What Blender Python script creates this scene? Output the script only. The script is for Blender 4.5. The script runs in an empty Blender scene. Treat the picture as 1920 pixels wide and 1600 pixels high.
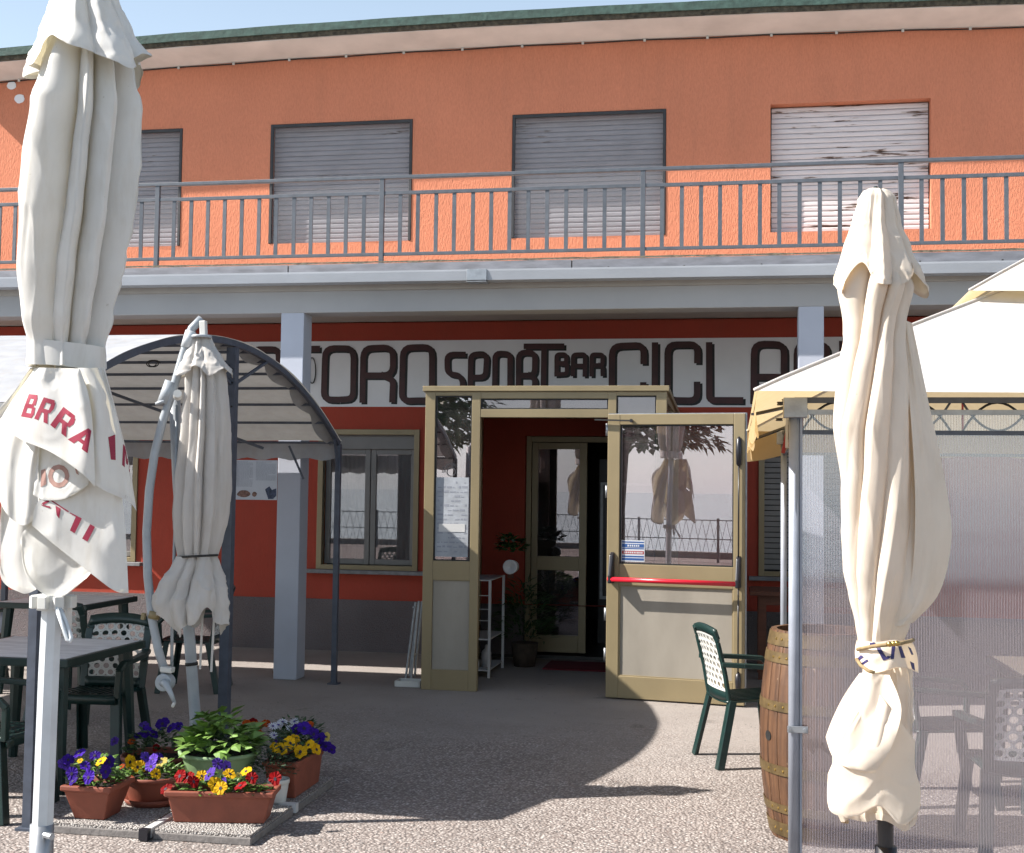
import bpy, math, random
from mathutils import Vector, Matrix, noise
from mathutils.bvhtree import BVHTree

random.seed(7)
S = bpy.context.scene
COL = S.collection
R = math.radians

# ------------------------------------------------------------------ camera
F_PX, HOR, ROLL, EYE = 2350.0, 920.0, 0.013, 1.65      # focal length and horizon in pixels of a 1920 wide frame
YAW = math.atan(420.0 / F_PX)
PIT = math.atan((HOR - 800.0) / F_PX)
cf = Vector((-math.sin(YAW) * math.cos(PIT), math.cos(YAW) * math.cos(PIT), math.sin(PIT)))
cr0 = Vector((math.cos(YAW), math.sin(YAW), 0))
cu0 = cr0.cross(cf)
cr = cr0 * math.cos(ROLL) + cu0 * math.sin(ROLL)
cu = cr.cross(cf)
CAM = Vector((0, 0, EYE))
cam_d = bpy.data.cameras.new('camera')
cam_d.sensor_width = 36.0
cam_d.lens = F_PX / 1920.0 * 36.0
cam_d.clip_end = 6000.0
cam = bpy.data.objects.new('camera', cam_d)
COL.objects.link(cam)
cam.matrix_world = Matrix(((cr.x, cu.x, -cf.x, 0), (cr.y, cu.y, -cf.y, 0), (cr.z, cu.z, -cf.z, EYE), (0, 0, 0, 1)))
S.camera = cam


def ray(x, y):
    return cf + cr * ((x - 960.0) / F_PX) - cu * ((y - 800.0) / F_PX)


def at(x, y, Y):
    """point of the place seen at photo position x, y and standing at distance Y along the street axis"""
    d = ray(x, y)
    return CAM + d * (Y / d.y)


def on(x, y, z=0.0):
    """point of the place seen at photo position x, y and lying at height z"""
    d = ray(x, y)
    return CAM + d * ((z - EYE) / d.z)


# ------------------------------------------------------------------ light
SUN_AZ, SUN_EL = R(18.0), R(42.0)
sun_to = Vector((-math.cos(SUN_AZ) * math.cos(SUN_EL), -math.sin(SUN_AZ) * math.cos(SUN_EL), math.sin(SUN_EL)))
sl = bpy.data.lights.new('sun', 'SUN')
sl.energy = 5.0
sl.angle = R(0.53)
sl.color = (1.0, 0.945, 0.87)
so = bpy.data.objects.new('sun', sl)
COL.objects.link(so)
so.rotation_euler = sun_to.to_track_quat('Z', 'Y').to_euler()
W = bpy.data.worlds.new('World')
S.world = W
W.use_nodes = True
wn = W.node_tree.nodes
wn.clear()
w_out = wn.new('ShaderNodeOutputWorld')
w_bg = wn.new('ShaderNodeBackground')
w_sky = wn.new('ShaderNodeTexSky')
w_sky.sky_type = 'NISHITA'
w_sky.sun_disc = False
w_sky.sun_elevation = SUN_EL
w_sky.sun_rotation = math.atan2(sun_to.x, sun_to.y)
w_sky.air_density = 1.0
w_sky.dust_density = 1.0
w_sky.ozone_density = 1.0
w_bg.inputs['Strength'].default_value = 0.05
W.node_tree.links.new(w_sky.outputs[0], w_bg.inputs[0])
w_hz = wn.new('ShaderNodeBackground')          # lake haze: thick towards the horizon all round, thin overhead
w_tc = wn.new('ShaderNodeTexCoord')
w_sp = wn.new('ShaderNodeSeparateXYZ')
W.node_tree.links.new(w_tc.outputs['Generated'], w_sp.inputs[0])


def wmath(op, a, b):
    n = wn.new('ShaderNodeMath')
    n.operation = op
    for k, v in ((0, a), (1, b)):
        if isinstance(v, float):
            n.inputs[k].default_value = v
        else:
            W.node_tree.links.new(v, n.inputs[k])
    return n.outputs[0]


w_el = wmath('MAXIMUM', w_sp.outputs['Z'], 0.0)
w_l = wmath('ADD', wmath('MULTIPLY', wmath('POWER', 2.71828, wmath('MULTIPLY', w_el, -2.7)), 0.50), 0.015)
W.node_tree.links.new(w_l, w_hz.inputs['Strength'])
w_hz.inputs['Color'].default_value = (0.76, 0.90, 1.0, 1)
w_add = wn.new('ShaderNodeAddShader')
W.node_tree.links.new(w_bg.outputs[0], w_add.inputs[0])
W.node_tree.links.new(w_hz.outputs[0], w_add.inputs[1])
W.node_tree.links.new(w_add.outputs[0], w_out.inputs[0])

S.view_settings.view_transform = 'Standard'
S.view_settings.look = 'None'
S.view_settings.gamma = 1.0
S.view_settings.exposure = 1.22
S.view_settings.use_curve_mapping = False
S.render.engine = 'CYCLES'
S.cycles.use_denoising = True
try:
    S.cycles.denoiser = 'OPENIMAGEDENOISE'
except Exception:
    pass
S.cycles.max_bounces = 7
S.cycles.diffuse_bounces = 2
S.cycles.use_adaptive_sampling = True
S.cycles.adaptive_threshold = 0.02
S.cycles.transparent_max_bounces = 16
S.cycles.caustics_reflective = False
S.cycles.caustics_refractive = False
S.cycles.sample_clamp_indirect = 8.0


# ------------------------------------------------------------------ materials
def new_mat(name):
    m = bpy.data.materials.new(name)
    m.use_nodes = True
    nt = m.node_tree
    b = nt.nodes['Principled BSDF']
    return m, nt, b


def N(nt, kind, **kw):
    n = nt.nodes.new('ShaderNode' + kind)
    for k, v in kw.items():
        if k.startswith('_'):
            setattr(n, k[1:], v)
        else:
            n.inputs[k.replace('0', ' ')].default_value = v
    return n


def coords(nt, scale=(1, 1, 1)):
    g = nt.nodes.new('ShaderNodeNewGeometry')
    m = nt.nodes.new('ShaderNodeMapping')
    m.inputs['Scale'].default_value = scale
    nt.links.new(g.outputs['Position'], m.inputs['Vector'])
    return m.outputs[0]


def ramp(nt, src, stops):
    r = nt.nodes.new('ShaderNodeValToRGB')
    e = r.color_ramp.elements
    while len(e) < len(stops):
        e.new(0.5)
    for k, (p, c) in enumerate(stops):
        e[k].position = p
        e[k].color = (c[0], c[1], c[2], 1) if not isinstance(c, (int, float)) else (c, c, c, 1)
    nt.links.new(src, r.inputs[0])
    return r.outputs[0]


def tex(nt, vec, scale, detail=4.0, rough=0.55):
    n = nt.nodes.new('ShaderNodeTexNoise')
    n.inputs['Scale'].default_value = scale
    n.inputs['Detail'].default_value = detail
    n.inputs['Roughness'].default_value = rough
    nt.links.new(vec, n.inputs['Vector'])
    return n.outputs[0]


def mixc(nt, fac, a, b, blend='MIX'):
    m = nt.nodes.new('ShaderNodeMix')
    m.data_type = 'RGBA'
    m.blend_type = blend
    for k, v in ((0, fac), (6, a), (7, b)):
        if isinstance(v, (int, float)):
            m.inputs[k].default_value = v
        elif isinstance(v, tuple):
            m.inputs[k].default_value = (v[0], v[1], v[2], 1)
        else:
            nt.links.new(v, m.inputs[k])
    return m.outputs[2]


def bump(nt, b, h, strength, dist=0.01):
    n = nt.nodes.new('ShaderNodeBump')
    n.inputs['Strength'].default_value = strength
    n.inputs['Distance'].default_value = dist
    nt.links.new(h, n.inputs['Height'])
    nt.links.new(n.outputs[0], b.inputs['Normal'])


MATS = {}
ALB = 0.80      # all paints and stones scaled below nominal so bounce light fills less shade


def plain(name, col, rough=0.6, metal=0.0, var=0.12, vscale=6.0, bmp=0.0, bscale=60.0, spec=0.5, stretch=(1, 1, 1)):
    """a paint, plastic or metal with slight dirt and tone changes and fine relief"""
    m, nt, b = new_mat(name)
    col = tuple(c * ALB for c in col)
    v = coords(nt, stretch)
    t = tex(nt, v, vscale, 5.0)
    f = ramp(nt, t, [(0.3, 0.0), (0.7, 1.0)])
    lo = tuple(c * (1 - var) for c in col)
    hi = tuple(min(1.0, c * (1 + var * 0.6)) for c in col)
    nt.links.new(mixc(nt, f, lo, hi), b.inputs['Base Color'])
    b.inputs['Roughness'].default_value = rough
    b.inputs['Metallic'].default_value = metal
    b.inputs['Specular IOR Level'].default_value = spec
    if bmp:
        bump(nt, b, tex(nt, v, bscale, 6.0), bmp)
    MATS[name] = m
    return m


def stucco(name, col, bmp, vert=True, dirt=0.12):
    m, nt, b = new_mat(name)
    col = tuple(c * ALB for c in col)
    v = coords(nt)
    vs = coords(nt, (1.0, 1.0, 0.28) if vert else (1, 1, 1))
    big = ramp(nt, tex(nt, v, 0.9, 4.0), [(0.3, 0.0), (0.72, 1.0)])
    c1 = mixc(nt, big, tuple(c * (1 - dirt) for c in col), col)
    g = tex(nt, vs, 85.0, 5.0, 0.6)
    fine = ramp(nt, g, [(0.35, 0.0), (0.62, 1.0)])
    c2 = mixc(nt, fine, mixc(nt, 0.16, c1, (0.20, 0.06, 0.035)), c1)
    st = ramp(nt, tex(nt, coords(nt, (3.0, 1.0, 0.22)), 2.2, 5.0), [(0.48, 0.0), (0.75, 1.0)])
    c3 = mixc(nt, st, c2, mixc(nt, 0.10, c2, (0.16, 0.1, 0.07)))
    nt.links.new(c3, b.inputs['Base Color'])
    b.inputs['Roughness'].default_value = 0.93
    b.inputs['Specular IOR Level'].default_value = 0.2
    bump(nt, b, g, bmp, 0.013)
    MATS[name] = m
    return m


def glass(name, tint=(0.75, 0.8, 0.8), refl=1.0, dirt=0.03, ior=1.75):
    """clear pane: see-through with fresnel mirror, a trace of dust"""
    m, nt, b = new_mat(name)
    nt.nodes.remove(b)
    out = nt.nodes['Material Output']
    tr = nt.nodes.new('ShaderNodeBsdfTransparent')
    tr.inputs[0].default_value = (*tint, 1)
    gl = nt.nodes.new('ShaderNodeBsdfGlossy')
    gl.inputs['Roughness'].default_value = 0.0
    gl.inputs['Color'].default_value = (refl, refl * 0.91, refl * 0.95, 1)
    fr = nt.nodes.new('ShaderNodeFresnel')
    fr.inputs[0].default_value = ior
    mx = nt.nodes.new('ShaderNodeMixShader')
    nt.links.new(fr.outputs[0], mx.inputs[0])
    nt.links.new(tr.outputs[0], mx.inputs[1])
    nt.links.new(gl.outputs[0], mx.inputs[2])
    di = nt.nodes.new('ShaderNodeBsdfDiffuse')
    di.inputs[0].default_value = (0.7, 0.7, 0.68, 1)
    m2 = nt.nodes.new('ShaderNodeMixShader')
    nt.links.new(ramp(nt, tex(nt, coords(nt, (1.0, 1.0, 0.6)), 5.0, 6.0, 0.7), [(0.35, dirt * 0.3), (0.75, dirt * 3.2)]), m2.inputs[0])
    nt.links.new(mx.outputs[0], m2.inputs[1])
    nt.links.new(di.outputs[0], m2.inputs[2])
    nt.links.new(m2.outputs[0], out.inputs[0])
    MATS[name] = m
    return m


def cloth(name, col, trans=0.3, tcol=None, rough=0.85, wr=0.35, stain=0.1):
    m, nt, b = new_mat(name)
    col = tuple(c * ALB for c in col)
    out = nt.nodes['Material Output']
    v = coords(nt)
    t = ramp(nt, tex(nt, v, 7.0, 5.0), [(0.35, 0.0), (0.75, 1.0)])
    cc = mixc(nt, t, col, tuple(c * (1 - stain) for c in col))
    sk = ramp(nt, tex(nt, coords(nt, (5, 5, 0.8)), 3.0, 6.0, 0.65), [(0.50, 0.0), (0.80, 1.0)])
    cc = mixc(nt, sk, cc, mixc(nt, 0.30, cc, (0.34, 0.26, 0.16)))
    sp = ramp(nt, tex(nt, v, 42.0, 2.0), [(0.74, 0.0), (0.78, 1.0)])
    cc = mixc(nt, sp, cc, mixc(nt, 0.35, cc, (0.25, 0.2, 0.14)))
    nt.links.new(cc, b.inputs['Base Color'])
    b.inputs['Roughness'].default_value = rough
    b.inputs['Specular IOR Level'].default_value = 0.25
    h1 = tex(nt, coords(nt, (1, 1, 0.35)), 26.0, 3.0, 0.5)
    bump(nt, b, h1, wr * 0.35, 0.012)
    tl = nt.nodes.new('ShaderNodeBsdfTranslucent')
    tc = tcol or col
    tl.inputs[0].default_value = (*tc, 1)
    mx = nt.nodes.new('ShaderNodeMixShader')
    mx.inputs[0].default_value = trans
    nt.links.new(b.outputs[0], mx.inputs[1])
    nt.links.new(tl.outputs[0], mx.inputs[2])
    nt.links.new(mx.outputs[0], out.inputs[0])
    MATS[name] = m
    return m


def peeling(name, paint, under, amount=0.56, dust=(0.2, 0.19, 0.18)):
    """old slat paint: flakes off in long horizontal streaks"""
    m, nt, b = new_mat(name)
    paint = tuple(c * ALB for c in paint)
    v = coords(nt, (0.9, 1.0, 9.0))
    t = tex(nt, v, 3.4, 7.0, 0.62)
    patch = ramp(nt, tex(nt, coords(nt, (0.8, 1, 2.0)), 1.6, 3.0), [(0.35, 0.0), (0.7, 1.0)])
    k = nt.nodes.new('ShaderNodeMath')
    k.operation = 'MULTIPLY_ADD'
    k.inputs[1].default_value = 0.16
    nt.links.new(patch, k.inputs[0])
    nt.links.new(t, k.inputs[2])
    f = ramp(nt, k.outputs[0], [(amount, 0.0), (amount + 0.03, 1.0)])
    soft = ramp(nt, t, [(0.4, 0.0), (0.65, 1.0)])
    base = mixc(nt, soft, paint, tuple(c * 0.86 for c in paint))
    edge = ramp(nt, k.outputs[0], [(amount - 0.035, 0.0), (amount, 1.0)])
    base2 = mixc(nt, edge, base, dust)
    nt.links.new(mixc(nt, f, base2, under), b.inputs['Base Color'])
    b.inputs['Roughness'].default_value = 0.75
    bump(nt, b, f, -0.4, 0.004)
    MATS[name] = m
    return m


stucco('orange_plaster', (0.81, 0.30, 0.175), 0.85)
stucco('red_plaster', (0.51, 0.085, 0.055), 0.25, dirt=0.18)
stucco('plinth_render', (0.22, 0.205, 0.215), 1.0, vert=False, dirt=0.35)
plain('white_paint_wall', (0.94, 0.94, 0.98), 0.9, var=0.05, vscale=3, bmp=0.05, bscale=50)
plain('soffit_paint', (0.84, 0.79, 0.75), 0.9, var=0.16, vscale=2.2, bmp=0.08, bscale=20)
plain('beam_paint', (0.46, 0.455, 0.46), 0.85, var=0.07, vscale=1.5, bmp=0.06, bscale=30)
plain('column_paint', (0.53, 0.56, 0.65), 0.8, var=0.08, vscale=2.0, bmp=0.08, bscale=40)
plain('ceiling_paint', (0.50, 0.46, 0.42), 0.9, var=0.08)
plain('gutter_metal', (0.43, 0.45, 0.49), 0.42, var=0.1, vscale=5, spec=0.5, stretch=(0.4, 1, 1))
plain('flashing_metal', (0.30, 0.30, 0.33), 0.55, metal=0.35, var=0.3, vscale=5, stretch=(1, 1, 4))
plain('green_sheet', (0.06, 0.115, 0.095), 0.75, var=0.45, vscale=14, bmp=0.4, bscale=30)
plain('rail_paint', (0.115, 0.13, 0.155), 0.5, var=0.22, vscale=12, bmp=0.1, bscale=90)
plain('bronze_aluminium', (0.33, 0.262, 0.150), 0.40, metal=0.2, var=0.12, vscale=2, stretch=(1.5, 1.5, 0.7))
plain('panel_grey', (0.36, 0.325, 0.275), 0.5, metal=0.1, var=0.14, vscale=3, stretch=(1.5, 1.5, 0.6))
plain('window_frame_grey', (0.24, 0.23, 0.22), 0.5, var=0.1)
plain('gasket_black', (0.012, 0.012, 0.012), 0.6)
plain('black_plastic', (0.015, 0.015, 0.022), 0.35, var=0.1)
plain('red_plastic', (0.62, 0.015, 0.035), 0.3, var=0.08)
plain('letter_maroon', (0.058, 0.014, 0.016), 0.55, var=0.45, vscale=7, bmp=0.05)
plain('letter_black', (0.008, 0.009, 0.011), 0.6, var=0.2)
plain('marble_sill', (0.25, 0.25, 0.26), 0.6, var=0.3, vscale=14)
plain('steel_galv', (0.42, 0.44, 0.47), 0.42, metal=0.7, var=0.2, vscale=18)
plain('gazebo_paint', (0.075, 0.09, 0.125), 0.5, var=0.25, vscale=14, bmp=0.06)
plain('post_grey', (0.36, 0.39, 0.46), 0.45, metal=0.2, var=0.12, vscale=10)
plain('white_tube', (0.70, 0.74, 0.77), 0.3, var=0.1, vscale=9, spec=0.6)
plain('mast_grey', (0.42, 0.46, 0.50), 0.4, var=0.14, vscale=10)
plain('dark_tube', (0.02, 0.02, 0.026), 0.35)
plain('wood_table', (0.16, 0.055, 0.03), 0.55, var=0.3, vscale=5, stretch=(0.4, 5, 5), bmp=0.1)
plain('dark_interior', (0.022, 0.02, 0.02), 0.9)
plain('tile_floor', (0.05, 0.045, 0.042), 0.35, var=0.2)
plain('green_plastic', (0.008, 0.032, 0.029), 0.36, var=0.2, vscale=20)
plain('white_plastic', (0.70, 0.70, 0.67), 0.4, var=0.06)
plain('table_top', (0.95, 0.93, 0.94), 0.5, var=0.22, vscale=5, stretch=(1, 4, 1))
plain('terracotta', (0.28, 0.075, 0.042), 0.62, var=0.2, vscale=9, bmp=0.1)
plain('mint_leaf', (0.17, 0.30, 0.06), 0.45, var=0.35, vscale=30)
plain('balcony_bounce_pale', (0.60, 0.55, 0.51), 0.7, var=0.15, vscale=4)  # pale tone chosen to bounce sun onto the upper wall and soffit
plain('green_pot', (0.27, 0.40, 0.20), 0.42, var=0.1)
plain('soil', (0.018, 0.012, 0.009), 0.95, var=0.4, vscale=40, bmp=0.6)
plain('white_enamel', (0.72, 0.72, 0.72), 0.35, var=0.05)
plain('paper', (0.60, 0.63, 0.68), 0.7, var=0.05)
plain('greyed_paper', (0.46, 0.49, 0.54), 0.7, var=0.2, vscale=12)  # paper greyed in colour to pass for a dim translucent sheet
plain('red_mat', (0.16, 0.01, 0.02), 0.95, var=0.3, vscale=60)
plain('moss_crust', (0.10, 0.085, 0.06), 0.95, var=0.7, vscale=24, bmp=0.9, bscale=40)
plain('hoop_iron', (0.17, 0.115, 0.05), 0.5, metal=0.45, var=0.4, vscale=16)
plain('purple_ink', (0.035, 0.028, 0.13), 0.6)
plain('red_ink', (0.34, 0.008, 0.045), 0.6, var=0.1)
plain('faded_ink', (0.46, 0.27, 0.23), 0.8, var=0.1)
plain('rope', (0.34, 0.24, 0.12), 0.8, var=0.3, vscale=60)
plain('brass', (0.55, 0.36, 0.11), 0.3, metal=0.9)
plain('leaf_green', (0.10, 0.20, 0.03), 0.5, var=0.35, vscale=25)
plain('leaf_dark', (0.03, 0.075, 0.016), 0.5, var=0.4, vscale=25)
plain('leaf_shrub', (0.05, 0.085, 0.04), 0.6, var=0.4, vscale=25)
plain('petal_purple', (0.055, 0.016, 0.30), 0.6, var=0.3, vscale=30, spec=0.08)
plain('petal_violet', (0.12, 0.055, 0.42), 0.6, var=0.3, vscale=30, spec=0.08)
plain('petal_yellow', (0.75, 0.43, 0.012), 0.6, var=0.15, vscale=30, spec=0.08)
plain('petal_cream', (0.72, 0.58, 0.16), 0.6, var=0.15, vscale=30, spec=0.08)
plain('petal_red', (0.26, 0.004, 0.006), 0.6, var=0.3, vscale=30, spec=0.08)
plain('petal_orange', (0.55, 0.09, 0.012), 0.6, var=0.3, vscale=30, spec=0.08)
plain('petal_white', (0.72, 0.72, 0.80), 0.6, var=0.1, spec=0.08)
for _c in ('purple', 'violet', 'yellow', 'cream', 'red', 'orange'):      # every bloom a little paler or deeper
    _nt = MATS['petal_' + _c].node_tree
    _b = _nt.nodes['Principled BSDF']
    _src = _b.inputs['Base Color'].links[0].from_socket
    _oi = _nt.nodes.new('ShaderNodeObjectInfo')
    _hs = _nt.nodes.new('ShaderNodeHueSaturation')
    _mr = _nt.nodes.new('ShaderNodeMapRange')
    _mr.inputs['To Min'].default_value = 0.55
    _mr.inputs['To Max'].default_value = 1.15
    _nt.links.new(_oi.outputs['Random'], _mr.inputs['Value'])
    _nt.links.new(_mr.outputs[0], _hs.inputs['Value'])
    _nt.links.new(_src, _hs.inputs['Color'])
    _nt.links.new(_hs.outputs[0], _b.inputs['Base Color'])
plain('flower_eye', (0.012, 0.004, 0.02), 0.7)
plain('bark', (0.07, 0.05, 0.035), 0.95, var=0.4, vscale=18, bmp=0.8, bscale=20)
plain('wall_letter_grey', (0.05, 0.05, 0.06), 0.7)
plain('blue_print', (0.02, 0.09, 0.30), 0.5)
plain('red_print', (0.36, 0.03, 0.03), 0.5)
plain('print_grey', (0.34, 0.36, 0.42), 0.7)
plain('print_brown', (0.22, 0.12, 0.09), 0.7, var=0.6, vscale=40)
plain('print_navy', (0.06, 0.08, 0.14), 0.7, var=0.6, vscale=40)
plain('screen_frame', (0.035, 0.036, 0.04), 0.6, var=0.3)
plain('pebble_slab_edge', (0.24, 0.22, 0.21), 0.9, var=0.25, vscale=30, bmp=0.3)
plain('tan_plastic', (0.28, 0.22, 0.11), 0.5)
plain('bottle_white', (0.65, 0.65, 0.67), 0.35)
plain('bottle_brown', (0.12, 0.05, 0.02), 0.2)
peeling('shutter_white', (0.80, 0.72, 0.72), (0.085, 0.045, 0.03), 0.70, (0.40, 0.33, 0.30))
peeling('shutter_grey', (0.60, 0.58, 0.63), (0.10, 0.085, 0.08), 0.76, (0.34, 0.28, 0.28))
glass('window_glass', (0.86, 0.88, 0.88), 1.0, 0.03, 2.1)
glass('door_glass', (0.82, 0.77, 0.77), 1.0, 0.015, 3.1)
glass('dark_glass', (0.80, 0.76, 0.76), 1.0, 0.015, 2.1)
cloth('umbrella_white', (0.93, 0.92, 0.90), 0.22, (0.75, 0.66, 0.42), wr=0.25)
cloth('umbrella_cream', (0.97, 0.87, 0.75), 0.24, (0.85, 0.60, 0.30), wr=0.3)
cloth('umbrella_grey', (0.76, 0.73, 0.70), 0.22, (0.6, 0.55, 0.45), wr=0.3)
cloth('canopy_white', (0.80, 0.80, 0.80), 0.30, (0.78, 0.60, 0.32), wr=0.15)
cloth('canvas_grey', (0.46, 0.475, 0.51), 0.14, (0.5, 0.48, 0.45), wr=0.4, stain=0.25)
cloth('valance_backlit_tan', (0.62, 0.45, 0.24), 0.30, (0.8, 0.55, 0.25), wr=0.1)  # tan of sunlight coming through is put into the cloth colour
cloth('curtain', (0.62, 0.64, 0.66), 0.3, wr=0.1)


def barrel_wood():
    m, nt, b = new_mat('barrel_wood')
    v = coords(nt, (1, 1, 0.09))
    g = tex(nt, v, 38.0, 6.0, 0.6)
    c = ramp(nt, g, [(0.28, (0.03, 0.014, 0.008)), (0.5, (0.088, 0.040, 0.018)), (0.75, (0.16, 0.08, 0.038))])
    s = ramp(nt, tex(nt, coords(nt, (1, 1, 0.5)), 33.0, 3.0), [(0.70, 0.0), (0.74, 1.0)])
    oi = nt.nodes.new('ShaderNodeObjectInfo')
    c = mixc(nt, ramp(nt, oi.outputs['Random'], [(0.0, 0.0), (1.0, 0.35)]), c, (0.05, 0.022, 0.012))
    nt.links.new(mixc(nt, s, c, (0.36, 0.25, 0.15)), b.inputs['Base Color'])
    b.inputs['Roughness'].default_value = 0.55
    bump(nt, b, g, 0.3, 0.006)
    MATS['barrel_wood'] = m


barrel_wood()


def ground_mat():
    """exposed-aggregate concrete: pebbles bedded in cement, worn smooth towards the building"""
    m, nt, b = new_mat('aggregate_concrete')
    v = coords(nt)
    wob = tex(nt, v, 22.0, 3.0)
    vo = nt.nodes.new('ShaderNodeTexVoronoi')
    vo.inputs['Scale'].default_value = 62.0
    vo.inputs['Randomness'].default_value = 1.0
    mv = nt.nodes.new('ShaderNodeVectorMath')
    mv.operation = 'MULTIPLY_ADD'
    mv.inputs[1].default_value = (0.02, 0.02, 0.02)
    nt.links.new(wob, mv.inputs[0])
    nt.links.new(v, mv.inputs[2])
    nt.links.new(mv.outputs[0], vo.inputs['Vector'])
    vo2 = nt.nodes.new('ShaderNodeTexVoronoi')
    vo2.inputs['Scale'].default_value = 28.0
    nt.links.new(mv.outputs[0], vo2.inputs['Vector'])
    sep = nt.nodes.new('ShaderNodeSeparateColor')
    nt.links.new(vo.outputs['Color'], sep.inputs[0])
    peb = ramp(nt, sep.outputs[0], [(0.0, (0.13, 0.105, 0.095)), (0.14, (0.28, 0.235, 0.215)), (0.4, (0.42, 0.365, 0.34)), (0.8, (0.50, 0.45, 0.42)), (1.0, (0.66, 0.62, 0.59))])
    sep2 = nt.nodes.new('ShaderNodeSeparateColor')
    nt.links.new(vo2.outputs['Color'], sep2.inputs[0])
    big = ramp(nt, sep2.outputs[1], [(0.86, 0.0), (0.9, 1.0)])
    inb = ramp(nt, vo2.outputs['Distance'], [(0.30, 1.0), (0.40, 0.0)])
    bm = nt.nodes.new('ShaderNodeMath')
    bm.operation = 'MULTIPLY'
    nt.links.new(big, bm.inputs[0])
    nt.links.new(inb, bm.inputs[1])
    peb = mixc(nt, bm.outputs[0], peb, ramp(nt, sep2.outputs[2], [(0.0, (0.17, 0.10, 0.085)), (0.4, (0.42, 0.32, 0.28)), (1.0, (0.68, 0.64, 0.60))]))
    crev = ramp(nt, vo.outputs['Distance'], [(0.30, 0.0), (0.62, 1.0)])
    peb = mixc(nt, crev, peb, (0.24, 0.205, 0.19))
    fine = tex(nt, v, 160.0, 3.0)
    cem = ramp(nt, fine, [(0.3, (0.30, 0.265, 0.245)), (0.7, (0.46, 0.415, 0.385))])
    spx = nt.nodes.new('ShaderNodeSeparateXYZ')
    nt.links.new(v, spx.inputs[0])
    n1 = tex(nt, v, 0.9, 5.0, 0.6)
    n2 = tex(nt, v, 5.0, 4.0, 0.65)
    y1 = nt.nodes.new('ShaderNodeMath')
    y1.operation = 'MULTIPLY_ADD'
    y1.inputs[1].default_value = 3.2
    nt.links.new(n1, y1.inputs[0])
    nt.links.new(spx.outputs['Y'], y1.inputs[2])
    y2 = nt.nodes.new('ShaderNodeMath')
    y2.operation = 'MULTIPLY_ADD'
    y2.inputs[1].default_value = 2.0
    nt.links.new(n2, y2.inputs[0])
    nt.links.new(y1.outputs[0], y2.inputs[2])
    mr = nt.nodes.new('ShaderNodeMapRange')
    mr.inputs['From Min'].default_value = 9.9
    mr.inputs['From Max'].default_value = 12.0
    nt.links.new(y2.outputs[0], mr.inputs['Value'])
    c = mixc(nt, mr.outputs[0], peb, cem)
    st = ramp(nt, tex(nt, v, 1.3, 6.0, 0.6), [(0.42, 0.0), (0.75, 1.0)])
    c = mixc(nt, st, c, mixc(nt, 0.22, c, (0.10, 0.085, 0.075)))
    dk = ramp(nt, tex(nt, v, 3.4, 3.0, 0.5), [(0.66, 0.0), (0.72, 1.0)])
    c = mixc(nt, dk, c, mixc(nt, 0.30, c, (0.05, 0.042, 0.038)))
    c = mixc(nt, 1.0, c, (ALB, ALB, ALB), 'MULTIPLY')
    nt.links.new(c, b.inputs['Base Color'])
    b.inputs['Roughness'].default_value = 0.85
    b.inputs['Specular IOR Level'].default_value = 0.3
    inv = nt.nodes.new('ShaderNodeMath')
    inv.operation = 'SUBTRACT'
    inv.inputs[0].default_value = 1.0
    nt.links.new(vo.outputs['Distance'], inv.inputs[1])
    hm = nt.nodes.new('ShaderNodeMix')
    nt.links.new(mr.outputs[0], hm.inputs[0])
    nt.links.new(inv.outputs[0], hm.inputs[2])
    nt.links.new(fine, hm.inputs[3])
    bump(nt, b, hm.outputs[0], 0.75, 0.012)
    MATS['aggregate_concrete'] = m


ground_mat()


def slab_mat():
    m, nt, b = new_mat('pebble_slab')
    v = coords(nt)
    vo = nt.nodes.new('ShaderNodeTexVoronoi')
    vo.inputs['Scale'].default_value = 95.0
    nt.links.new(v, vo.inputs['Vector'])
    sep = nt.nodes.new('ShaderNodeSeparateColor')
    nt.links.new(vo.outputs['Color'], sep.inputs[0])
    c = ramp(nt, sep.outputs[0], [(0.0, (0.26, 0.24, 0.22)), (0.5, (0.46, 0.43, 0.40)), (1.0, (0.64, 0.62, 0.59))])
    c = mixc(nt, ramp(nt, vo.outputs['Distance'], [(0.3, 0.0), (0.6, 1.0)]), c, (0.2, 0.18, 0.17))
    nt.links.new(c, b.inputs['Base Color'])
    b.inputs['Roughness'].default_value = 0.8
    inv = nt.nodes.new('ShaderNodeMath')
    inv.operation = 'SUBTRACT'
    inv.inputs[0].default_value = 1.0
    nt.links.new(vo.outputs['Distance'], inv.inputs[1])
    bump(nt, b, inv.outputs[0], 1.0, 0.012)
    MATS['pebble_slab'] = m


slab_mat()


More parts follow.
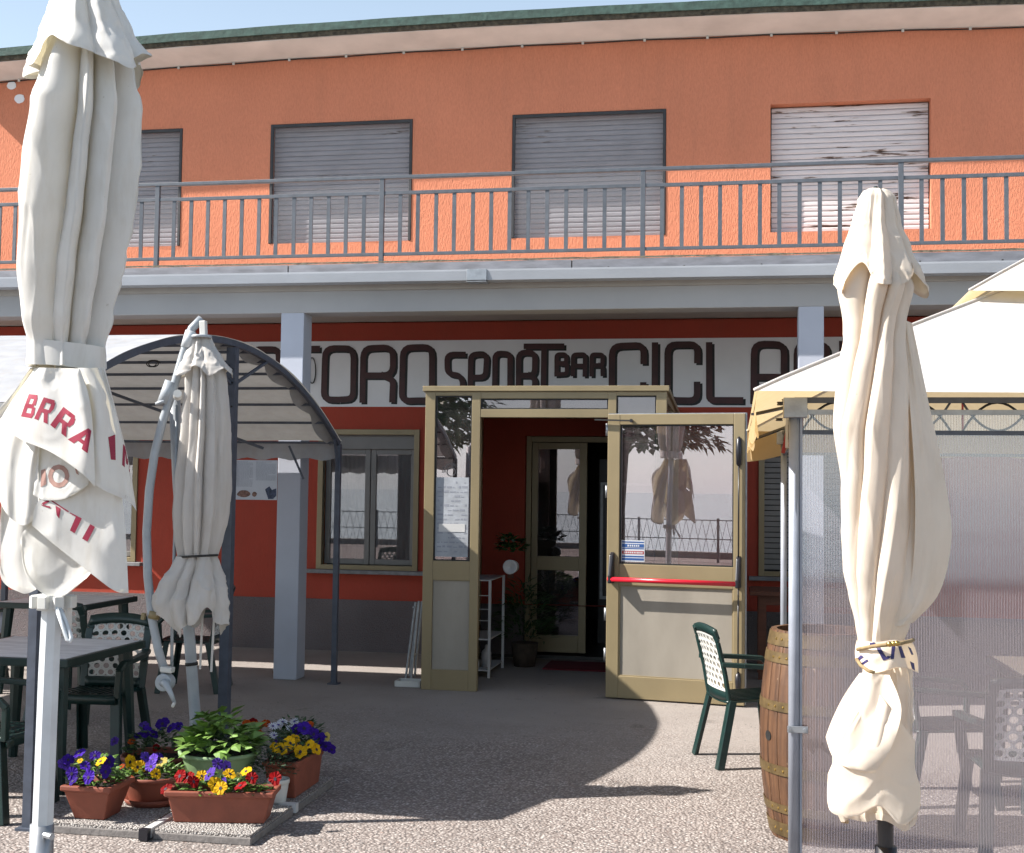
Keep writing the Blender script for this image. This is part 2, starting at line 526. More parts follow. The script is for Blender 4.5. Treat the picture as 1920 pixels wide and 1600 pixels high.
def poly_mat():
    """twin-wall polycarbonate: clear, fluted vertically, slightly milky"""
    m, nt, b = new_mat('polycarbonate')
    nt.nodes.remove(b)
    out = nt.nodes['Material Output']
    v = coords(nt)
    wv = nt.nodes.new('ShaderNodeTexWave')
    wv.bands_direction = 'X'
    wv.inputs['Scale'].default_value = 27.0
    nt.links.new(v, wv.inputs['Vector'])
    tr = nt.nodes.new('ShaderNodeBsdfTransparent')
    tr.inputs[0].default_value = (0.93, 0.93, 0.95, 1)
    rf = nt.nodes.new('ShaderNodeBsdfRefraction')
    rf.inputs['IOR'].default_value = 1.02
    rf.inputs['Roughness'].default_value = 0.2
    rf.inputs['Color'].default_value = (0.93, 0.93, 0.95, 1)
    x = nt.nodes.new('ShaderNodeMixShader')
    x.inputs[0].default_value = 0.0
    nt.links.new(tr.outputs[0], x.inputs[1])
    nt.links.new(rf.outputs[0], x.inputs[2])
    gl = nt.nodes.new('ShaderNodeBsdfGlossy')
    gl.inputs['Roughness'].default_value = 0.06
    bp = nt.nodes.new('ShaderNodeBump')
    bp.inputs['Strength'].default_value = 0.25
    bp.inputs['Distance'].default_value = 0.003
    nt.links.new(wv.outputs[1], bp.inputs['Height'])
    nt.links.new(bp.outputs[0], gl.inputs['Normal'])
    tl = nt.nodes.new('ShaderNodeBsdfTranslucent')
    tl.inputs[0].default_value = (0.70, 0.64, 0.74, 1)
    df = nt.nodes.new('ShaderNodeBsdfDiffuse')
    df.inputs[0].default_value = (0.70, 0.64, 0.74, 1)
    a = nt.nodes.new('ShaderNodeMixShader')
    a.inputs[0].default_value = 0.5
    nt.links.new(tl.outputs[0], a.inputs[1])
    nt.links.new(df.outputs[0], a.inputs[2])
    c = nt.nodes.new('ShaderNodeMixShader')
    nt.links.new(ramp(nt, wv.outputs[1], [(0.35, 0.09), (0.95, 0.28)]), c.inputs[0])
    nt.links.new(x.outputs[0], c.inputs[1])
    nt.links.new(a.outputs[0], c.inputs[2])
    e = nt.nodes.new('ShaderNodeMixShader')
    e.inputs[0].default_value = 0.17
    nt.links.new(c.outputs[0], e.inputs[1])
    nt.links.new(gl.outputs[0], e.inputs[2])
    nt.links.new(e.outputs[0], out.inputs[0])
    MATS['polycarbonate'] = m


poly_mat()


def screen_mat():
    """dusty insect net"""
    m, nt, b = new_mat('insect_net')
    out = nt.nodes['Material Output']
    b.inputs['Base Color'].default_value = (0.16, 0.16, 0.17, 1)
    b.inputs['Roughness'].default_value = 0.9
    tr = nt.nodes.new('ShaderNodeBsdfTransparent')
    mx = nt.nodes.new('ShaderNodeMixShader')
    t = ramp(nt, tex(nt, coords(nt), 2.5, 4.0), [(0.3, 0.30), (0.75, 0.48)])
    nt.links.new(t, mx.inputs[0])
    nt.links.new(tr.outputs[0], mx.inputs[1])
    nt.links.new(b.outputs[0], mx.inputs[2])
    nt.links.new(mx.outputs[0], out.inputs[0])
    MATS['insect_net'] = m


screen_mat()


def water_mat():
    m, nt, b = new_mat('lake_water')
    b.inputs['Base Color'].default_value = (0.22, 0.27, 0.30, 1)
    b.inputs['Roughness'].default_value = 0.12
    bump(nt, b, tex(nt, coords(nt), 2.0, 5.0), 0.25, 0.1)
    MATS['lake_water'] = m


water_mat()


# ------------------------------------------------------------------ mesh building
def wloc(o):
    p = Vector((0, 0, 0))
    while o is not None:
        p += o.location
        o = o.parent
    return p


class MB:
    def __init__(s):
        s.v, s.f = [], []

    def add(s, vs, fs):
        b = len(s.v)
        s.v += [Vector(p) for p in vs]
        s.f += [tuple(b + k for k in f) for f in fs]
        return s

    def box(s, x0, x1, y0, y1, z0, z1):
        return s.add([(x0, y0, z0), (x1, y0, z0), (x1, y1, z0), (x0, y1, z0), (x0, y0, z1), (x1, y0, z1), (x1, y1, z1), (x0, y1, z1)],
                     [(0, 3, 2, 1), (4, 5, 6, 7), (0, 1, 5, 4), (1, 2, 6, 5), (2, 3, 7, 6), (3, 0, 4, 7)])

    def bar(s, p, q, w, h=None, up=(0, 0, 1)):
        h = w if h is None else h
        p, q = Vector(p), Vector(q)
        d = (q - p).normalized()
        u = Vector(up)
        if abs(d.dot(u)) > 0.98:
            u = Vector((0, 1, 0))
        a = d.cross(u).normalized() * (w / 2)
        b = a.cross(d).normalized() * (h / 2)
        vs = [p - a - b, p + a - b, p + a + b, p - a + b, q - a - b, q + a - b, q + a + b, q - a + b]
        return s.add(vs, [(0, 1, 2, 3), (7, 6, 5, 4), (4, 5, 1, 0), (5, 6, 2, 1), (6, 7, 3, 2), (7, 4, 0, 3)])

    def tube(s, pts, r, n=10, caps=True):
        pts = [Vector(p) for p in pts]
        rs = r if isinstance(r, (list, tuple)) else [r] * len(pts)
        up = Vector((0.13, 0.21, 0.97)).normalized()
        vs, fs = [], []
        a = None
        for i, p in enumerate(pts):
            d = (pts[min(i + 1, len(pts) - 1)] - pts[max(i - 1, 0)]).normalized()
            if a is None:
                if abs(d.dot(up)) > 0.95:
                    up = Vector((1, 0.1, 0)).normalized()
                a = d.cross(up).normalized()
            else:
                a = (a - d * a.dot(d)).normalized()
            b = d.cross(a)
            for k in range(n):
                t = 2 * math.pi * k / n
                vs.append(p + (a * math.cos(t) + b * math.sin(t)) * rs[i])
        for i in range(len(pts) - 1):
            for k in range(n):
                k2 = (k + 1) % n
                fs.append((i * n + k, i * n + k2, (i + 1) * n + k2, (i + 1) * n + k))
        if caps:
            fs.append(tuple(range(n - 1, -1, -1)))
            fs.append(tuple((len(pts) - 1) * n + k for k in range(n)))
        return s.add(vs, fs)

    def lathe(s, prof, n=24, c=(0, 0, 0), sx=1.0, sy=1.0, a0=0.0, a1=2 * math.pi):
        c = Vector(c)
        full = abs(a1 - a0 - 2 * math.pi) < 1e-6
        m = n if full else n + 1
        vs, fs = [], []
        for (r, z) in prof:
            for k in range(m):
                t = a0 + (a1 - a0) * k / n
                vs.append(c + Vector((r * math.cos(t) * sx, r * math.sin(t) * sy, z)))
        for i in range(len(prof) - 1):
            for k in range(n):
                k2 = (k + 1) % m
                fs.append((i * m + k, i * m + k2, (i + 1) * m + k2, (i + 1) * m + k))
        return s.add(vs, fs)

    def grid(s, fn, nu, nv, closed=False):
        m = nu if closed else nu + 1
        vs = [fn(i / nu, j / nv) for j in range(nv + 1) for i in range(m)]
        fs = [(j * m + i, j * m + (i + 1) % m, (j + 1) * m + (i + 1) % m, (j + 1) * m + i) for j in range(nv) for i in range(nu)]
        return s.add(vs, fs)

    def prism(s, poly, d):
        n = len(poly)
        d = Vector(d)
        p = [Vector(q) for q in poly]
        fs = [tuple(range(n)), tuple(range(2 * n - 1, n - 1, -1))] + [(k, n + k, n + (k + 1) % n, (k + 1) % n) for k in range(n)]
        return s.add(p + [q + d for q in p], fs)

    def build(s, name, mat, parent=None, smooth=False, bevel=0.0, local=False, flip=True):
        off = Vector((0, 0, 0)) if (local or parent is None) else wloc(parent)
        me = bpy.data.meshes.new(name)
        me.from_pydata([tuple(p - off) for p in s.v], [], s.f)
        me.materials.append(MATS[mat])
        if smooth:
            for p in me.polygons:
                p.use_smooth = True
        me.update()
        o = bpy.data.objects.new(name, me)
        COL.objects.link(o)
        if parent is not None:
            o.parent = parent
        if bevel:
            bv = o.modifiers.new('bevel', 'BEVEL')
            bv.width = bevel
            bv.segments = 2
            bv.limit_method = 'ANGLE'
        return o


def bx(name, mat, parent, x0, x1, y0, y1, z0, z1, bevel=0.0):
    return MB().box(x0, x1, y0, y1, z0, z1).build(name, mat, parent, bevel=bevel)


def tag(o, label=None, cat=None, group=None, kind=None):
    for k, v in (('label', label), ('category', cat), ('group', group), ('kind', kind)):
        if v:
            o[k] = v
    return o


def thing(name, label, cat, loc=(0, 0, 0), rz=0.0, group=None):
    o = bpy.data.objects.new(name, None)
    o.empty_display_size = 0.1
    COL.objects.link(o)
    o.location = loc
    o.rotation_euler = (0, 0, rz)
    return tag(o, label, cat, group)


def put(mesh_of, name, parent, loc=(0, 0, 0), rot=None, scale=None):
    """another piece sharing the mesh of mesh_of"""
    o = bpy.data.objects.new(name, mesh_of.data)
    COL.objects.link(o)
    o.parent = parent
    o.location = Vector(loc)
    if rot is not None:
        o.rotation_euler = rot
    if scale is not None:
        o.scale = scale
    for mo in mesh_of.modifiers:
        if mo.type == 'BEVEL':
            n = o.modifiers.new('bevel', 'BEVEL')
            n.width, n.segments, n.limit_method = mo.width, mo.segments, mo.limit_method
    return o


def copy_tree(o, parent=None):
    c = o.copy()
    COL.objects.link(c)
    if parent is not None:
        c.parent = parent
    for ch in list(o.children):
        copy_tree(ch, c)
    return c


def ribbon_pts(pts, w):
    """outline strips of a stroked polyline in 2-D, with mitred corners"""
    L, Rr = [], []
    n = len(pts)
    for i, p in enumerate(pts):
        a = Vector(pts[max(i - 1, 0)])
        b = Vector(pts[min(i + 1, n - 1)])
        p = Vector(p)
        if 0 < i < n - 1:
            d1, d2 = (p - a).normalized(), (b - p).normalized()
            t = (d1 + d2).normalized()
            nn = Vector((-t.y, t.x))
            k = 1.0 / max(0.5, nn.dot(Vector((-d1.y, d1.x))))
        else:
            t = (b - a).normalized()
            nn = Vector((-t.y, t.x))
            k = 1.0
        L.append(p + nn * (w / 2 * k))
        Rr.append(p - nn * (w / 2 * k))
    return L, Rr


def round_poly(pts, r, seg=4):
    out = [Vector(pts[0])]
    for i in range(1, len(pts) - 1):
        a, p, b = Vector(pts[i - 1]), Vector(pts[i]), Vector(pts[i + 1])
        rr = min(r, (a - p).length * 0.48, (b - p).length * 0.48)
        s, e = p + (a - p).normalized() * rr, p + (b - p).normalized() * rr
        for k in range(seg + 1):
            t = k / seg
            out.append(s * (1 - t) ** 2 + p * (2 * t * (1 - t)) + e * t * t)
    out.append(Vector(pts[-1]))
    return out


def stroke(mb, pts, w, to3, d):
    """a painted stroke: ribbon along 2-D points, lifted by vector d"""
    L, Rr = ribbon_pts(pts, w)
    d = Vector(d)
    for i in range(len(L) - 1):
        if i:
            d = d * 1.012
        q = [to3(L[i]), to3(L[i + 1]), to3(Rr[i + 1]), to3(Rr[i])]
        mb.prism(q, d)
# ------------------------------------------------------------------ ground, lake
YW = 12.35          # face of the bar wall
g = MB().add([(-900, -11, 0), (900, -11, 0), (900, 900, 0), (-900, 900, 0)], [(0, 1, 2, 3)]).build('ground', 'aggregate_concrete')
tag(g, kind='structure')
g = MB().add([(-2500, -4000, -0.8), (2500, -4000, -0.8), (2500, -11.0, -0.8), (-2500, -11.0, -0.8)], [(0, 1, 2, 3)]).build('lake', 'lake_water')
tag(g, kind='structure')
g = bx('quay_wall', 'pebble_slab_edge', None, -60, 60, -11.3, -11.0, -1.2, 0.16)
tag(g, kind='structure')

# ------------------------------------------------------------------ the bar
B = thing('bar_building', 'two storey orange and red bar with balcony and painted sign band', 'building', (0, YW, 0))
XL, XR = -8.75, 6.2


def bow(X):
    return -0.003 * (X + 1.9) ** 2


def wall_face(name, mat, x0, x1, z0, z1, holes, reveal, rmat=None):
    """wall skin with real openings and their reveals"""
    xs = sorted({x0, x1, *[h[0] for h in holes], *[h[1] for h in holes]})
    zs = sorted({z0, z1, *[h[2] for h in holes], *[h[3] for h in holes]})
    mb = MB()
    for i in range(len(xs) - 1):
        for j in range(len(zs) - 1):
            cx, cz = (xs[i] + xs[i + 1]) / 2, (zs[j] + zs[j + 1]) / 2
            if cx < x0 or cx > x1 or cz < z0 or cz > z1:
                continue
            if any(h[0] < cx < h[1] and h[2] < cz < h[3] for h in holes):
                continue
            mb.add([(xs[i], YW, zs[j]), (xs[i + 1], YW, zs[j]), (xs[i + 1], YW, zs[j + 1]), (xs[i], YW, zs[j + 1])], [(0, 1, 2, 3)])
    for (a, b, c, d) in holes:
        y2 = YW + reveal
        mb.add([(a, YW, c), (b, YW, c), (b, YW, d), (a, YW, d), (a, y2, c), (b, y2, c), (b, y2, d), (a, y2, d)],
               [(0, 1, 5, 4), (1, 2, 6, 5), (2, 3, 7, 6), (3, 0, 4, 7)])
    return mb.build(name, mat, B)


UPWIN = [(-7.36, -5.81), (-4.825, -3.285), (-2.245, -0.69), (0.325, 1.83), (2.95, 4.45)]
UZ0, UZ1 = 4.195, 5.46
wall_face('upper_wall', 'orange_plaster', XL, XR, 3.35, 6.2, [(a, b, UZ0, UZ1) for a, b in UPWIN], 0.16)
LOWWIN = [(-7.25, -6.22, 0.86, 2.25), (-4.215, -3.165, 0.835, 2.245), (0.23, 1.6, 0.87, 2.19)]
DOOR = (-2.07, -0.72, 0.0, 2.2)
wall_face('lower_wall', 'red_plaster', XL, XR, 0.52, 3.36, LOWWIN + [(DOOR[0], DOOR[1], 0.52, DOOR[3])], 0.17)
# plinth, a little proud of the wall, with a broken edge
mb = MB()
for a, b in ((XL, DOOR[0]), (DOOR[1], XR)):
    mb.box(a, b, YW - 0.012, YW + 0.1, 0.0, 0.52)
mb.build('plinth', 'plinth_render', B)
# body of the house behind the face
mb = MB()
x0, x1, y0, y1, z0, z1 = XL, XR, YW + 0.17, YW + 6, 0, 6.05
mb.add([(x0, YW, z0), (x0, y1, z0), (x0, y1, z1), (x0, YW, z1)], [(0, 1, 2, 3)])
mb.add([(x1, YW, z0), (x1, y1, z0), (x1, y1, z1), (x1, YW, z1)], [(0, 3, 2, 1)])
mb.add([(x0, y1, z0), (x1, y1, z0), (x1, y1, z1), (x0, y1, z1)], [(0, 1, 2, 3)])
mb.build('rear_wall', 'orange_plaster', B)
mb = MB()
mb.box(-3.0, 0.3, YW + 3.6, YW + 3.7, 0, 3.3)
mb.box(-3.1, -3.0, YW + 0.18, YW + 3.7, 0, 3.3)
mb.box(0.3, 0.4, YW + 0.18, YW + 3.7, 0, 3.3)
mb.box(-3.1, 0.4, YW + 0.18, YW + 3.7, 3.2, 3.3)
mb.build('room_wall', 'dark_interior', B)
bx('room_floor', 'tile_floor', B, -3.0, 0.3, YW - 0.02, YW + 3.6, 0.0, 0.03)

# ---- eave: soffit, mossy edge and green sheet, slightly bowed with age
YE = 11.91


def strip(name, mat, prof, n=60, jit=0.0):
    mb = MB()
    k = len(prof)
    vs = []
    for i in range(n + 1):
        X = -8.45 + (XR + 0.3 + 8.45) * i / n
        for q, (y, z) in enumerate(prof):
            dz = bow(X) + (noise.noise(Vector((X * 3.1, q * 7.3, 1.7))) * jit if jit else 0)
            vs.append((X, y, z + dz))
    fs = []
    for i in range(n):
        for q in range(k):
            q2 = (q + 1) % k
            fs.append((i * k + q, (i + 1) * k + q, (i + 1) * k + q2, i * k + q2))
    fs.append(tuple(range(k)))
    fs.append(tuple(n * k + q for q in range(k - 1, -1, -1)))
    mb.add(vs, fs)
    return mb.build(name, mat, B)


strip('soffit', 'soffit_paint', [(YW + 0.4, 6.139), (YE, 6.215), (YE, 6.235), (YW + 0.4, 6.32)])
strip('eave_edge', 'moss_crust', [(YE + 0.002, 6.222), (YE - 0.022, 6.22), (YE - 0.03, 6.275), (YE + 0.3, 6.29)], 160, 0.008)
strip('roof_sheet', 'green_sheet', [(YE - 0.05, 6.265), (YE - 0.055, 6.345), (YW + 6.2, 7.0), (YW + 6.2, 6.9)], 120, 0.006)
# cable stapled along the top of the wall
pts = [(x, YW - 0.012, 6.162 + bow(x) + 0.004 * math.sin(x * 5)) for x in [XL + 0.25 * i for i in range(58)]]
cb = MB().tube(pts, 0.006, 6).build('wall_cable', 'gasket_black', B, smooth=True)
clip = MB().box(-0.012, 0.012, -0.012, 0.0, -0.014, 0.014).build('cable_clip', 'white_plastic', cb, local=True)
clip.location = (XL + 0.4, -0.014, 6.160 + bow(XL + 0.4))
for i in range(1, 24):
    x = XL + 0.4 + i * 0.62
    put(clip, 'cable_clip', cb, (x, -0.014, 6.160 + bow(x)))
for px, h in ((898, 0.5), (1125, 0.42), (1212, 0.3)):
    p = at(px, 20, 12.6)
    mb = MB().tube([(p.x, 12.6, 6.1), (p.x, 12.6, 6.42 + h * 0.3)], 0.012, 6)
    mb.tube([(p.x - 0.05, 12.6, 6.41 + h * 0.3), (p.x + 0.05, 12.6, 6.41 + h * 0.3)], 0.005, 5)
    mb.build('antenna_mast', 'steel_galv', B)
# filled holes in the plaster
for px, py, r in ((22, 161, 0.045), (37, 186, 0.05)):
    p = at(px, py, YW)
    pol = []
    for k in range(16):
        t = 2 * math.pi * k / 16
        rr = r * (1 + 0.25 * noise.noise(Vector((math.cos(t) * 2, math.sin(t) * 2, px))))
        pol.append((p.x + rr * 1.2 * math.cos(t), YW - 0.001, p.z + rr * math.sin(t)))
    MB().prism(pol, (0, -0.008, 0)).build('plaster_patch', 'white_paint_wall', B)

# ---- upstairs windows with roller shutters
for wi, (a, b) in enumerate(UPWIN):
    net = wi in (0, 1, 2)
    w = bpy.data.objects.new('window', None)
    COL.objects.link(w)
    w.parent = B
    w.location = ((a + b) / 2, 0, UZ0)
    w['label'] = 'grey shuttered window behind a dusty insect net' if net else 'window with peeling white roller shutter'
    ww, hh = b - a, UZ1 - UZ0
    pitch = 0.052
    y = 0.11
    sm = MB()
    prof = [(y - 0.001, 0.0), (y - 0.007, 0.012), (y - 0.007, 0.036), (y - 0.001, 0.0475), (y + 0.01, 0.0475), (y + 0.01, 0.0)]
    vs = [(sx * (ww / 2 - 0.012), py, pz) for sx in (-1, 1) for (py, pz) in prof]
    n = len(prof)
    sm.add(vs, [tuple(range(n - 1, -1, -1)), tuple(range(n, 2 * n))] + [(k, (k + 1) % n, n + (k + 1) % n, n + k) for k in range(n)])
    first = None
    for k in range(int(hh / pitch)):
        if first is None:
            first = sm.build('shutter_slat', 'shutter_grey' if net else 'shutter_white', w, local=True)
            first.location = (0, 0, 0.012)
        else:
            put(first, 'shutter_slat', w, (random.uniform(-.002, .002), random.uniform(0, .003), 0.012 + k * pitch), (0, random.uniform(-.0012, .0012), 0))
    bk = MB().box(-ww / 2 + .004, ww / 2 - .004, y + 0.02, y + 0.03, 0.003, hh - 0.003).build('shutter_backing', 'dark_interior', w, local=True)
    if net:
        mb = MB()
        t = 0.032
        mb.box(-ww / 2 + .003, -ww / 2 + t, -0.008, 0.02, 0.003, hh - .003)
        mb.box(ww / 2 - t, ww / 2 - .003, -0.008, 0.02, 0.003, hh - .003)
        mb.box(-ww / 2 + t, ww / 2 - t, -0.007, 0.019, hh - t - .003, hh - .004)
        mb.build('screen_frame', 'screen_frame', w, local=True, bevel=0.003)
        sag = random.uniform(0.6, 1.2)
        mb = MB().grid(lambda u, v: Vector((-ww / 2 + t + u * (ww - 2 * t), 0.006 + 0.02 * max(0, (0.3 - v)) * sag * math.sin(5 * u + wi) * 4 * u, 0.004 + v * (hh - t - .008))), 24, 20)
        mb.build('insect_net', 'insect_net', w, local=True, smooth=True)

# ---- balcony
YB = 10.37
mb = MB().box(XL, XR, 10.34, YW + 0.1, 3.36, 3.44)
mb.build('porch_ceiling', 'ceiling_paint', B)
bx('balcony_slab', 'moss_crust', B, XL, XR, 10.262, YW - 0.001, 3.441, 3.565)
bx('balcony_bounce_floor', 'balcony_bounce_pale', B, XL, XR, 10.30, YW - 0.002, 3.565, 3.578)  # unseen pale layer added to throw sunlight up the wall
strip_v = []
mb = MB().grid(lambda u, v: Vector((XL + u * (XR - XL), 10.245 + 0.02 * v, 3.575 + 0.02 * v + 0.006 * noise.noise(Vector((u * 90, v * 3, 0))))), 220, 2)
mb.build('slab_edge', 'moss_crust', B)
# flashing in sheets, with rivets
fl0 = None
x = XL
while x < XR - 0.1:
    o = MB().box(0, 2.46, 10.243 - YW, 10.258 - YW, 3.474, 3.572).build('flashing_sheet', 'flashing_metal', B, local=True) if fl0 is None else put(fl0, 'flashing_sheet', B)
    fl0 = fl0 or o
    o.location = (x, 0.002 * math.sin(x), 0)
    rv = None
    for k in range(4):
        r = MB().lathe([(0.009, 0), (0.006, 0.006), (0.001, 0.008)], 8).build('rivet', 'gasket_black', o, local=True)
        r.rotation_euler = (R(90), 0, 0)
        r.location = (0.3 + 0.62 * k, 10.243 - YW, 3.50)
    x += 2.47
# box gutter in lengths with joint sleeves
mb = MB()
prof = [(10.165, 3.485), (10.15, 3.49), (10.15, 3.475), (10.16, 3.40), (10.25, 3.392), (10.262, 3.47), (10.25, 3.47), (10.24, 3.41), (10.175, 3.41)]
n = len(prof)
vs = [(X, y, z - 0.002 * (X + 3)) for X in (XL, XR) for (y, z) in prof]
mb.add(vs, [tuple(range(n)), tuple(range(2 * n - 1, n - 1, -1))] + [(k, n + k, n + (k + 1) % n, (k + 1) % n) for k in range(n)])
gt = mb.build('gutter', 'gutter_metal', B)
for jx in (-7.3, -2.13, 2.9):
    z = -0.002 * (jx + 3)
    mb = MB().box(jx - 0.085, jx + 0.085, 10.143, 10.149, 3.398 + z, 3.492 + z).box(jx - 0.085, jx + 0.085, 10.143, 10.26, 3.384 + z, 3.391 + z)
    mb.build('gutter_sleeve', 'steel_galv', gt, bevel=0.002)
# beam and columns
bx('beam', 'beam_paint', B, XL, XR, 10.37, 10.62, 3.172, 3.441, bevel=0.008)
for (px0, px1, w) in ((-3.918, -3.708, 0), (0.498, 0.70, 0), (-8.2, -7.99, 0), (4.9, 5.1, 0)):
    bx('column', 'column_paint', B, px0, px1, 10.374, 10.585, 0.0, 3.174, bevel=0.006)

# railing
RL = bpy.data.objects.new('balcony_railing', None)
COL.objects.link(RL)
RL.parent = B
RL.location = (0, 10.35 - YW, 0)
mb = MB().box(XL, XR, -0.022, 0.022, 4.322, 4.352)
tr = mb.build('top_rail', 'rail_paint', RL, local=True, bevel=0.004)
MB().box(XL, XR, -0.012, 0.012, 4.185, 4.215).build('middle_rail', 'rail_paint', RL, local=True, bevel=0.002)
MB().box(XL, XR, -0.012, 0.012, 3.655, 3.682).build('bottom_rail', 'rail_paint', RL, local=True, bevel=0.002)
posts = [-7.25, -5.09, -3.015, -0.767, 1.30, 3.55, 5.8]
p0 = None
for X in posts:
    if p0 is None:
        p0 = MB().box(-0.02, 0.02, -0.017, 0.017, 3.58, 4.324).build('rail_post', 'rail_paint', RL, local=True, bevel=0.002)
        o = p0
    else:
        o = put(p0, 'rail_post', RL)
    o.location = (X, 0.0, 0)
b0 = None
for a, b in zip([XL] + posts, posts + [XR]):
    k = max(1, round((b - a) / 0.1555))
    for i in range(1, k):
        X = a + (b - a) * i / k
        if b0 is None:
            b0 = MB().box(-0.0165, 0.0165, -0.006, 0.006, 3.68, 4.188).build('baluster', 'rail_paint', RL, local=True)
            o = b0
        else:
            o = put(b0, 'baluster', RL)
        o.location = (X + random.uniform(-.003, .003), 0, 0)
        o.rotation_euler = (0, 0, random.uniform(-.06, .06))

# ---- sign band with painted letters
SB = bx('sign_band', 'white_paint_wall', B, -6.9, 3.6, YW - 0.006, YW + 0.02, 2.487, 3.165)
YS = YW - 0.0065


def sg(px, py):
    p = at(px, py, YS)
    return (p.x, p.z)


LCOUNT = [0]


def letter(paths, box, w, rad):
    """paths in a 0..1 box with y up, box = photo corners x0, x1, y top, y bottom"""
    x0, x1, yt, yb = box
    A, Bq = sg(x0, yt), sg(x1, yb)
    h = w / 2
    ax0, ax1, az0, az1 = A[0] + h, Bq[0] - h, Bq[1] + h, A[1] - h
    for lay, mat, off, lift in ((0, 'letter_black', (0.022, -0.018), -0.0012), (1, 'letter_maroon', (0, 0), -0.0045)):
        mb = MB()
        LCOUNT[0] += 1
        for pi_, pth in enumerate(paths):
            q = [(ax0 + (ax1 - ax0) * u, az0 + (az1 - az0) * v) for u, v in pth]
            q = round_poly(q, rad) if len(q) > 2 else [Vector(p) for p in q]
            # hand-painted wobble, ends run out by half a stroke
            if (q[0] - q[-1]).length > 1e-4:
                q[0] = q[0] + (q[0] - q[1]).normalized() * h
                q[-1] = q[-1] + (q[-1] - q[-2]).normalized() * h
            q = [p + Vector((noise.noise(Vector((p.x * 9, p.y * 9, 3.1))), noise.noise(Vector((p.x * 9, p.y * 9, 8.7))))) * 0.006 for p in q]
            stroke(mb, q, w, lambda p: Vector((p[0] + off[0], YS, p[1] + off[1])), (0, lift - .0004 * pi_ - .0002 * (LCOUNT[0] % 5), 0))
        if lay == 0:
            root = mb.build('letter_shadow', mat, SB)
        else:
            mb.build('letter', mat, SB)


O_ = [[(0.5, 0), (0, 0), (0, 1), (1, 1), (1, 0), (0.5, 0)]]
R_ = [[(0, 0), (0, 1), (1, 1), (1, 0.46), (0.05, 0.46)], [(0.7, 0.46), (1, 0.38), (1, 0)]]
A_ = [[(0, 0), (0, 1), (1, 1), (1, 0)], [(0.05, 0.42), (0.95, 0.42)]]
C_ = [[(1, 0.72), (1, 1), (0, 1), (0, 0), (1, 0), (1, 0.28)]]
S_ = [[(1, 1), (0, 1), (0, 0.5), (0.6, 0.5), (0.95, 0.42), (1, 0.0), (0, 0)]]
P_ = [[(0, 0), (0, 1), (1, 1), (1, 0.42), (0.05, 0.42)]]
L_ = [[(0, 1), (0, 0), (1, 0)]]
I_ = [[(0.5, 0), (0.5, 1)]]
T_ = [[(0, 1), (1, 1)], [(0.5, 0.95), (0.5, 0)]]
B_ = [[(0, 0), (0, 1), (0.9, 1), (0.9, 0.55), (0.1, 0.55)], [(0.5, 0.52), (1, 0.5), (1, 0), (0, 0)]]
N_ = [[(0, 0), (0, 1), (1, 1), (1, 0)]]
big, med, sml = 0.062, 0.055, 0.042
letter([[(1, 0.72), (1, 1), (0, 1), (0, 0.5), (1, 0.5), (1, 0), (0, 0), (0, 0.25)]], (466, 526, 650, 764), big, 0.09)
letter(T_, (534, 598, 649, 764), big, 0.05)
letter(O_, (604, 667, 648, 755), big, 0.10)
letter(R_, (676, 741, 647, 755), big, 0.10)
letter(O_, (750, 815, 646, 757), big, 0.10)
letter([[(1, 1), (0, 1), (0, 0.52), (0.75, 0.48), (1, 0.36), (1, 0), (0, 0)]], (834, 872, 660, 745), med, 0.06)
letter(P_, (878, 916, 659, 745), med, 0.06)
letter([[(0.5, 0), (0, 0), (0, 1), (1, 1), (1, 0), (0.5, 0)]], (923, 961, 658, 748), med, 0.06)
letter(R_, (968, 1007, 657, 745), med, 0.06)
letter(T_, (982, 1057, 645, 748), med, 0.05)
letter(B_, (1040, 1067, 661, 706), sml, 0.03)
letter(A_, (1071, 1100, 661, 706), sml, 0.03)
letter(R_, (1106, 1134, 661, 706), sml, 0.03)
letter(C_, (1142, 1212, 643, 758), big, 0.09)
letter(I_, (1219, 1236, 642, 758), big, 0.05)
letter(C_, (1246, 1313, 641, 757), big, 0.09)
letter(L_, (1324, 1394, 642, 757), big, 0.05)
letter(A_, (1407, 1476, 640, 758), big, 0.10)
letter(N_, (1488, 1556, 640, 758), big, 0.10)
letter(I_, (1571, 1588, 640, 758), big, 0.10)


